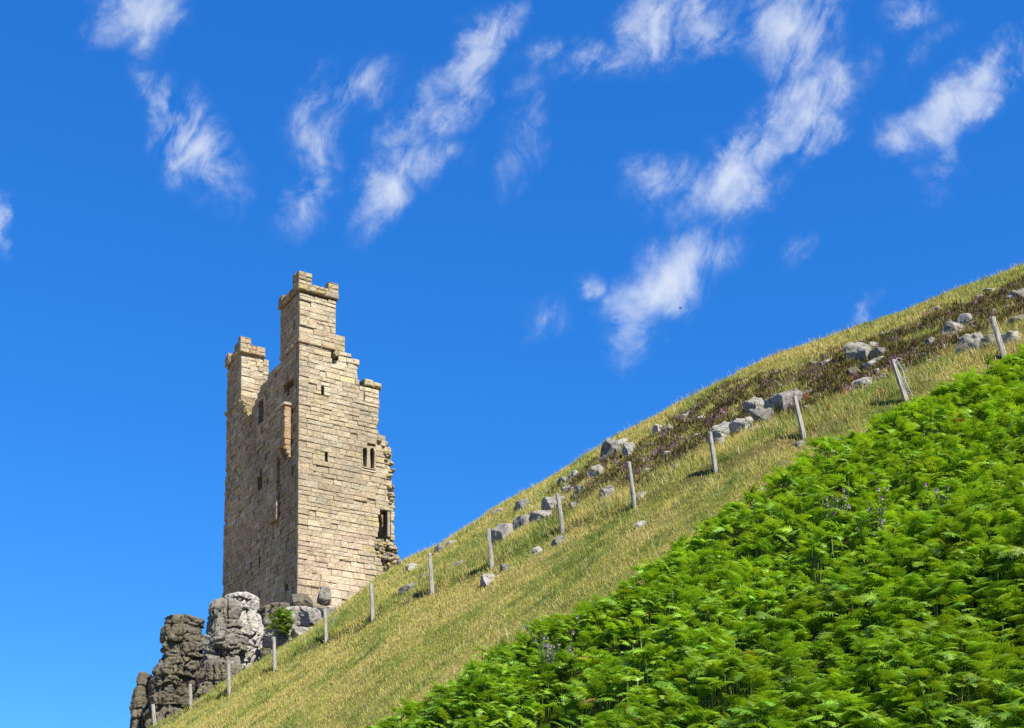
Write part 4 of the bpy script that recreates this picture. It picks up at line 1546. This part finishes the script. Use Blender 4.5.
# ------------------------------------------------------------------ plants
def dock(px, py, hpx, label, seed):
    r = random.Random(seed); P = hit(px, py); h = hpx * P[1] / F
    o = bpy.data.objects.new("dock_plant", None); COL.objects.link(o); o.location = P
    for s in range(r.randint(1, 2)):
        st = MB(); sd = MB()
        dx, dy = r.uniform(-.05, .05) + s * .14, r.uniform(-.05, .05)
        hh = h * r.uniform(.85, 1.05)
        tube(st, [(dx * .5, dy * .5, -.05), (dx * .8, dy * .8, hh * .5), (dx, dy, hh)], [.009, .008, .004], (1, 1, 1), 5)
        stem = st.build("stem", M_DOCK, o)
        for q in range(40):
            t = r.uniform(.4, 1.0); rad = .026 * (1.15 - t)
            c = np.array([dx * (.5 + .5 * t) + r.gauss(0, rad), dy * (.5 + .5 * t) + r.gauss(0, rad), hh * t])
            v = ICO1[0] * r.uniform(.009, .018) * np.array([1, 1, 1.5]) + c
            sd.add(v, [tuple(x) for x in ICO1[1]])
        sd.build("seed_head", M_DOCK, stem)
    tag(o, label, "dock plant", "rust red docks on the slope")


ICO1 = ico(1)
dock(852.5, 390, 16, "taller rust red dock pair left of the pale flat rock", 1)
dock(845.5, 398, 11, "rust red dock just below the taller pair", 2)
dock(880.5, 396, 9, "short orange dock left of the post with wire", 4)
dock(828, 415, 12, "faded orange dock in the grass right of the twelfth post", 3)
dock(804, 404, 12, "red dock beside the top of the twelfth post", 5)
dock(444.5, 573, 12, "single rust red dock right of the seventh post", 6)


def thistle(px, py, wpx, hpx, label, seed, nst=8):
    r = random.Random(seed); P = hit(px, py + 20); sc = P[1] / F
    w, h = wpx * sc, (hpx + 22) * sc
    o = bpy.data.objects.new("thistle_plant", None); COL.objects.link(o); o.location = P
    st = MB(); lf = MB(); heads = []
    for s in range(nst):
        ang = r.uniform(0, 6.28); rd = r.uniform(.35, 1) * w / 1.8
        tipx, tipy = math.cos(ang) * rd, math.sin(ang) * rd * .8
        hh = h * r.uniform(.55, 1.02)
        pts = [np.array([tipx * .08, tipy * .08, -.1]), np.array([tipx * .38, tipy * .38, hh * .5]), np.array([tipx * .75, tipy * .75, hh * .84]), np.array([tipx, tipy, hh])]
        tube(st, pts, [.010, .008, .006, .004], (1, 1, 1), 6)
        heads.append(pts[-1])
        for b in range(r.randint(2, 4)):
            t = r.uniform(.45, .85); p0 = np.array([tipx * t, tipy * t, hh * t])
            p1 = p0 + np.array([r.uniform(-.16, .16), r.uniform(-.14, .14), r.uniform(.08, .26)])
            tube(st, [p0, (p0 + p1) / 2 + np.array([0, 0, -.02]), p1], [.006, .005, .004], (1, 1, 1), 5)
            heads.append(p1)
        for b in range(26):
            t = r.uniform(.1, .92); p0 = np.array([tipx * t, tipy * t, hh * t])
            a = r.uniform(0, 6.28); L = r.uniform(.10, .22) * (1.2 - .5 * t)
            d = np.array([math.cos(a), math.sin(a), r.uniform(-.1, .5)]); sd = np.array([-math.sin(a), math.cos(a), 0])
            n = 6; V = []
            for k in range(n + 1):
                q = k / n; wd = (.028 if k % 2 else .012) * (1 - q * .8) + .001
                c = p0 + d * L * q + np.array([0, 0, -.35 * L * q * q])
                V += [c - sd * wd, c + sd * wd]
            lf.add(V, [(2 * k, 2 * k + 1, 2 * k + 3, 2 * k + 2) for k in range(n)])
    st.build("stem", M_THSTEM, o); lf.build("leaves", M_THLEAF, o)
    for hd in heads[:26]:
        mb = MB()
        v = ICO1[0] * np.array([.022, .022, .028]) + np.array([0, 0, .01]); mb.add(v, [tuple(x) for x in ICO1[1]])
        fl = mb.build("flower_head", M_THLEAF, o); fl.location = hd
        if r.random() < .7:
            mb = MB()
            for k in range(16):
                a = 2 * math.pi * k / 16; t = np.array([math.cos(a), math.sin(a), 0]); s_ = np.array([-math.sin(a), math.cos(a), 0]) * .005
                b0 = np.array([0, 0, .03]) + t * .008; b1 = np.array([0, 0, .066]) + t * r.uniform(.012, .036)
                mb.add([b0 - s_, b0 + s_, b1 + s_, b1 - s_], [(0, 1, 2, 3)])
            mb.build("petals", M_THFLOW, fl)
    tag(o, label, "thistle")


thistle(838, 545, 34, 52, "grey green thistle with purple heads, left of two standing together in the bracken", 1, 9)
thistle(874, 552, 42, 56, "wider thistle with purple heads, right of two standing together in the bracken", 2, 10)
thistle(944, 530, 36, 42, "sparse dark thistle nearest the right edge of the bracken", 3, 6)
thistle(558, 684, 64, 60, "broad thistle with purple heads near the lower left bracken edge", 4, 13)

# fern tuft on the crag
Pf = at(285, 622, 58.0)
nF = 240
xx = RNG.normal(0, .2, nF); yy = RNG.normal(.1, .22, nF); zz = RNG.uniform(-.75, .28, nF) - .25 * np.abs(xx)
v, f, c = fronds(xx, yy, zz, np.zeros(nF), RNG.uniform(.2, .5, nF), RNG.uniform(0, 6.28, nF), RNG.normal(.1, .25, nF),
                 np.array([.15, .24, .028]) * RNG.uniform(.8, 1.25, (nF, 1)), False, 700)
ft = mesh_obj("fern_clump", v, f, M_FERN, None, False, c); ft.location = Pf + np.array([0, -.7, .1])
tag(ft, "small bright green fern clump growing on the crag below the tower corner", "fern")

# ------------------------------------------------------------------ bird
Pb = at(680.3, 308.3, 60.0)
bm_ = MB()
sk = [(-.10, 0, 0, .008), (-.06, 0, .004, .026), (0, 0, .008, .036), (.06, 0, .012, .026), (.085, 0, .016, .022), (.11, 0, .014, .006)]
tube(bm_, [(a, b, c_) for a, b, c_, _ in sk], [q[3] for q in sk], (1, 1, 1), 8)
bird = bm_.build("bird", M_BIRD, None, True)
for sg in (-1, 1):
    wv_ = []
    for k in range(7):
        t = k / 6
        y_ = sg * (.02 + .20 * t); cx_ = .03 - .09 * t * t; ch = .075 * (1 - t) ** .7 + .006
        z_ = .02 + .05 * math.sin(t * 2.2)
        wv_ += [(cx_, y_, z_), (cx_ - ch, y_, z_ - .006)]
    wm = MB(); wm.add(wv_, [(2 * k, 2 * k + 1, 2 * k + 3, 2 * k + 2) for k in range(6)])
    wg = wm.build("wing", M_BIRD, bird)
    md = wg.modifiers.new("thick", 'SOLIDIFY'); md.thickness = .006
tm = MB(); tm.add([(-.08, -.012, 0), (-.08, .012, 0), (-.16, .035, .004), (-.145, 0, .004), (-.16, -.035, .004)], [(0, 1, 2, 3), (0, 3, 4)])
tl = tm.build("tail", M_BIRD, bird); md = tl.modifiers.new("thick", 'SOLIDIFY'); md.thickness = .004
bird.location = Pb; bird.rotation_euler = (.3, -.1, math.radians(20)); bird.scale = (.8, .8, .8)
tag(bird, "tiny dark bird gliding against the cloud above the hill", "bird")

# ------------------------------------------------------------------ light and sky
EXPO = 1.2
SUN_EL = math.radians(49); SUN_AZ = math.atan2(.578, -.816)       # from +Y towards +X
S = Vector((math.cos(SUN_EL) * math.sin(SUN_AZ), math.cos(SUN_EL) * math.cos(SUN_AZ), math.sin(SUN_EL)))
sd = bpy.data.lights.new("sun", 'SUN'); sd.energy = 4.6; sd.angle = math.radians(.5); sd.color = (1, .95, .86)
so = bpy.data.objects.new("sun", sd); COL.objects.link(so)
so.rotation_euler = S.to_track_quat('Z', 'Y').to_euler()

world = bpy.data.worlds.new("World"); scene.world = world; world.use_nodes = True
nt = world.node_tree; nt.nodes.clear()
def N(k, **kw):
    nd = nt.nodes.new(k)
    for a, b in kw.items(): setattr(nd, a, b)
    return nd
def Lk(a, b): nt.links.new(a, b)
def MA(op, a, b=0.0, clamp=False):
    nd = N("ShaderNodeMath", operation=op); nd.use_clamp = clamp
    for i, v_ in enumerate((a, b)):
        if hasattr(v_, "is_output"): Lk(v_, nd.inputs[i])
        else: nd.inputs[i].default_value = v_
    return nd.outputs[0]
sky = N("ShaderNodeTexSky", sky_type='NISHITA', sun_disc=False, sun_elevation=SUN_EL, sun_rotation=SUN_AZ)
sky.altitude = 50; sky.air_density = 1.0; sky.dust_density = 0.0; sky.ozone_density = 6.0
# deep polarised blue: one tone curve per channel of the Nishita sky
sr = N("ShaderNodeSeparateColor"); Lk(sky.outputs[0], sr.inputs[0])
sc_ = N("ShaderNodeCombineColor")
for ch, (g, k) in enumerate(((1.08, .38), (.72, .78), (.55, 1.36))):
    Lk(MA('MULTIPLY', MA('POWER', MA('MULTIPLY', sr.outputs[ch], .1), g), k * 10 / 2 ** EXPO), sc_.inputs[ch])
tcn = N("ShaderNodeTexCoord"); sep = N("ShaderNodeSeparateXYZ"); Lk(tcn.outputs["Generated"], sep.inputs[0])
yy_ = MA('MAXIMUM', sep.outputs[1], .08)
ca_ = MA('DIVIDE', sep.outputs[0], yy_); ce_ = MA('DIVIDE', sep.outputs[2], yy_)
cmb = N("ShaderNodeCombineXYZ"); Lk(ca_, cmb.inputs[0]); Lk(ce_, cmb.inputs[1])
# warp the bearing/height plane so that the cloud outlines fray
wn = N("ShaderNodeTexNoise"); wn.inputs["Scale"].default_value = 9; wn.inputs["Detail"].default_value = 9; wn.inputs["Roughness"].default_value = .62
Lk(cmb.outputs[0], wn.inputs["Vector"])
wsub = N("ShaderNodeVectorMath", operation='SUBTRACT'); Lk(wn.outputs["Color"], wsub.inputs[0]); wsub.inputs[1].default_value = (.5, .5, .5)
wsc = N("ShaderNodeVectorMath", operation='SCALE'); Lk(wsub.outputs[0], wsc.inputs[0]); wsc.inputs["Scale"].default_value = .10
wadd = N("ShaderNodeVectorMath", operation='ADD'); Lk(cmb.outputs[0], wadd.inputs[0]); Lk(wsc.outputs[0], wadd.inputs[1])
CLOUDS = [  # px, py, half length, half width, angle (deg, anticlockwise from right), strength
    (140, 12, 58, 36, 20, .95), (150, 45, 30, 22, -60, .6), (192, 150, 72, 32, -62, .9), (165, 110, 40, 22, -60, .7), (318, 155, 66, 28, 75, .72), (312, 100, 44, 22, 60, .62), (358, 95, 52, 22, 38, .62), (300, 195, 40, 20, 70, .6),
    (475, 62, 84, 24, 52, .95), (420, 110, 52, 26, 50, .8), (395, 187, 56, 28, 45, 1.0), (440, 150, 30, 18, 50, .45), (518, 135, 60, 22, 70, .55), (600, 68, 66, 20, 5, .6), (560, 60, 40, 18, 15, .5), (640, 35, 50, 26, 60, .85),
    (695, 20, 60, 34, 10, 1.0), (795, 25, 58, 48, 70, 1.05), (805, 105, 84, 32, 45, 1.1), (745, 165, 86, 30, 38, 1.0), (665, 190, 44, 22, 30, .7), (838, 70, 36, 18, 50, .8), (672, 275, 70, 34, 35, 1.0), (632, 330, 48, 26, 62, 1.0), (590, 278, 20, 14, 30, .6),
    (975, 92, 92, 22, 40, .9), (935, 118, 60, 24, 20, .75), (935, 165, 44, 24, 70, .65), (890, 130, 36, 18, 30, .6), (905, 15, 30, 22, -30, .75), (1005, 75, 40, 22, 40, .7), (930, 55, 34, 14, 45, .4), (805, 245, 24, 14, 60, .45),
    (866, 305, 28, 11, 45, .55), (2, 232, 12, 32, 0, .7), (540, 325, 32, 20, 60, .45)]
acc = None
for (px, py, hl, hw_, an, st_) in CLOUDS:
    a, e = ae(px, py)
    mpn = N("ShaderNodeMapping", vector_type='TEXTURE')
    mpn.inputs["Location"].default_value = (a, e, 0); mpn.inputs["Rotation"].default_value = (0, 0, math.radians(an))
    mpn.inputs["Scale"].default_value = (hl / F * 1.4, hw_ / F * 1.55, 1)
    Lk(wadd.outputs[0], mpn.inputs["Vector"])
    gr = N("ShaderNodeTexGradient", gradient_type='SPHERICAL'); Lk(mpn.outputs[0], gr.inputs[0])
    g_ = MA('MULTIPLY', gr.outputs["Fac"], st_)
    acc = g_ if acc is None else MA('MAXIMUM', acc, g_)
# curl the noise space a little so that the fibres bend
w2 = N("ShaderNodeTexNoise"); w2.inputs["Scale"].default_value = 6; w2.inputs["Detail"].default_value = 3
Lk(cmb.outputs[0], w2.inputs["Vector"])
w2s = N("ShaderNodeVectorMath", operation='SUBTRACT'); Lk(w2.outputs["Color"], w2s.inputs[0]); w2s.inputs[1].default_value = (.5, .5, .5)
w2m = N("ShaderNodeVectorMath", operation='SCALE'); Lk(w2s.outputs[0], w2m.inputs[0]); w2m.inputs["Scale"].default_value = .11
w2a = N("ShaderNodeVectorMath", operation='ADD'); Lk(cmb.outputs[0], w2a.inputs[0]); Lk(w2m.outputs[0], w2a.inputs[1])
def nz(scale, det, rough, rot, sc, dist):
    m_ = N("ShaderNodeMapping", vector_type='TEXTURE'); m_.inputs["Rotation"].default_value = (0, 0, rot); m_.inputs["Scale"].default_value = sc
    Lk(w2a.outputs[0], m_.inputs["Vector"])
    n_ = N("ShaderNodeTexNoise"); n_.inputs["Scale"].default_value = scale; n_.inputs["Detail"].default_value = det; n_.inputs["Roughness"].default_value = rough
    n_.inputs["Distortion"].default_value = dist
    Lk(m_.outputs[0], n_.inputs["Vector"]); return MA('SUBTRACT', n_.outputs["Fac"], .5)
fine = nz(20, 13, .64, math.radians(58), (1.25, .6, 1), .45)
cross_ = nz(30, 12, .64, math.radians(120), (1.2, .7, 1), .3)
big = nz(10, 7, .6, math.radians(95), (1, .65, 1), .2)
tex = MA('ADD', MA('ADD', MA('MULTIPLY', fine, 2.7), MA('MULTIPLY', cross_, 1.2)), MA('MULTIPLY', big, 2.0))
dens = MA('ADD', MA('MULTIPLY', acc, 1.15), tex)
def MR(v, a, b, kind):
    q = N("ShaderNodeMapRange", interpolation_type=kind); Lk(v, q.inputs[0]); q.inputs[1].default_value = a; q.inputs[2].default_value = b
    return q.outputs[0]
main = MA('MULTIPLY', MA('POWER', MA('MAXIMUM', MA('MULTIPLY', MA('SUBTRACT', dens, .12), .70), 0.0), 1.7), MR(acc, 0.0, .62, 'SMOOTHSTEP'))
veil = MA('MULTIPLY', MR(MA('ADD', MA('MULTIPLY', acc, .6), tex), -.25, 1.2, 'LINEAR'), MA('MULTIPLY', MR(acc, 0.0, .7, 'SMOOTHSTEP'), .30))
cf = MA('SUBTRACT', 1.0, MA('EXPONENT', MA('MULTIPLY', MA('ADD', main, veil), -1.15)))
cm = N("ShaderNodeMix", data_type='RGBA'); Lk(cf, cm.inputs[0]); Lk(sc_.outputs[0], cm.inputs[6]); cm.inputs[7].default_value = tuple(q * 10 / 2 ** EXPO for q in (.82, .89, .99)) + (1,)
bg = N("ShaderNodeBackground"); bg.inputs["Strength"].default_value = .10; Lk(cm.outputs[2], bg.inputs["Color"])
wo = N("ShaderNodeOutputWorld"); Lk(bg.outputs[0], wo.inputs["Surface"])

scene.view_settings.view_transform = 'Standard'; scene.view_settings.look = 'None'
scene.view_settings.exposure = EXPO; scene.view_settings.gamma = 1.0; scene.view_settings.use_curve_mapping = False
scene.cycles.max_bounces = 6; scene.cycles.diffuse_bounces = 3; scene.cycles.transmission_bounces = 3
scene.cycles.use_denoising = False
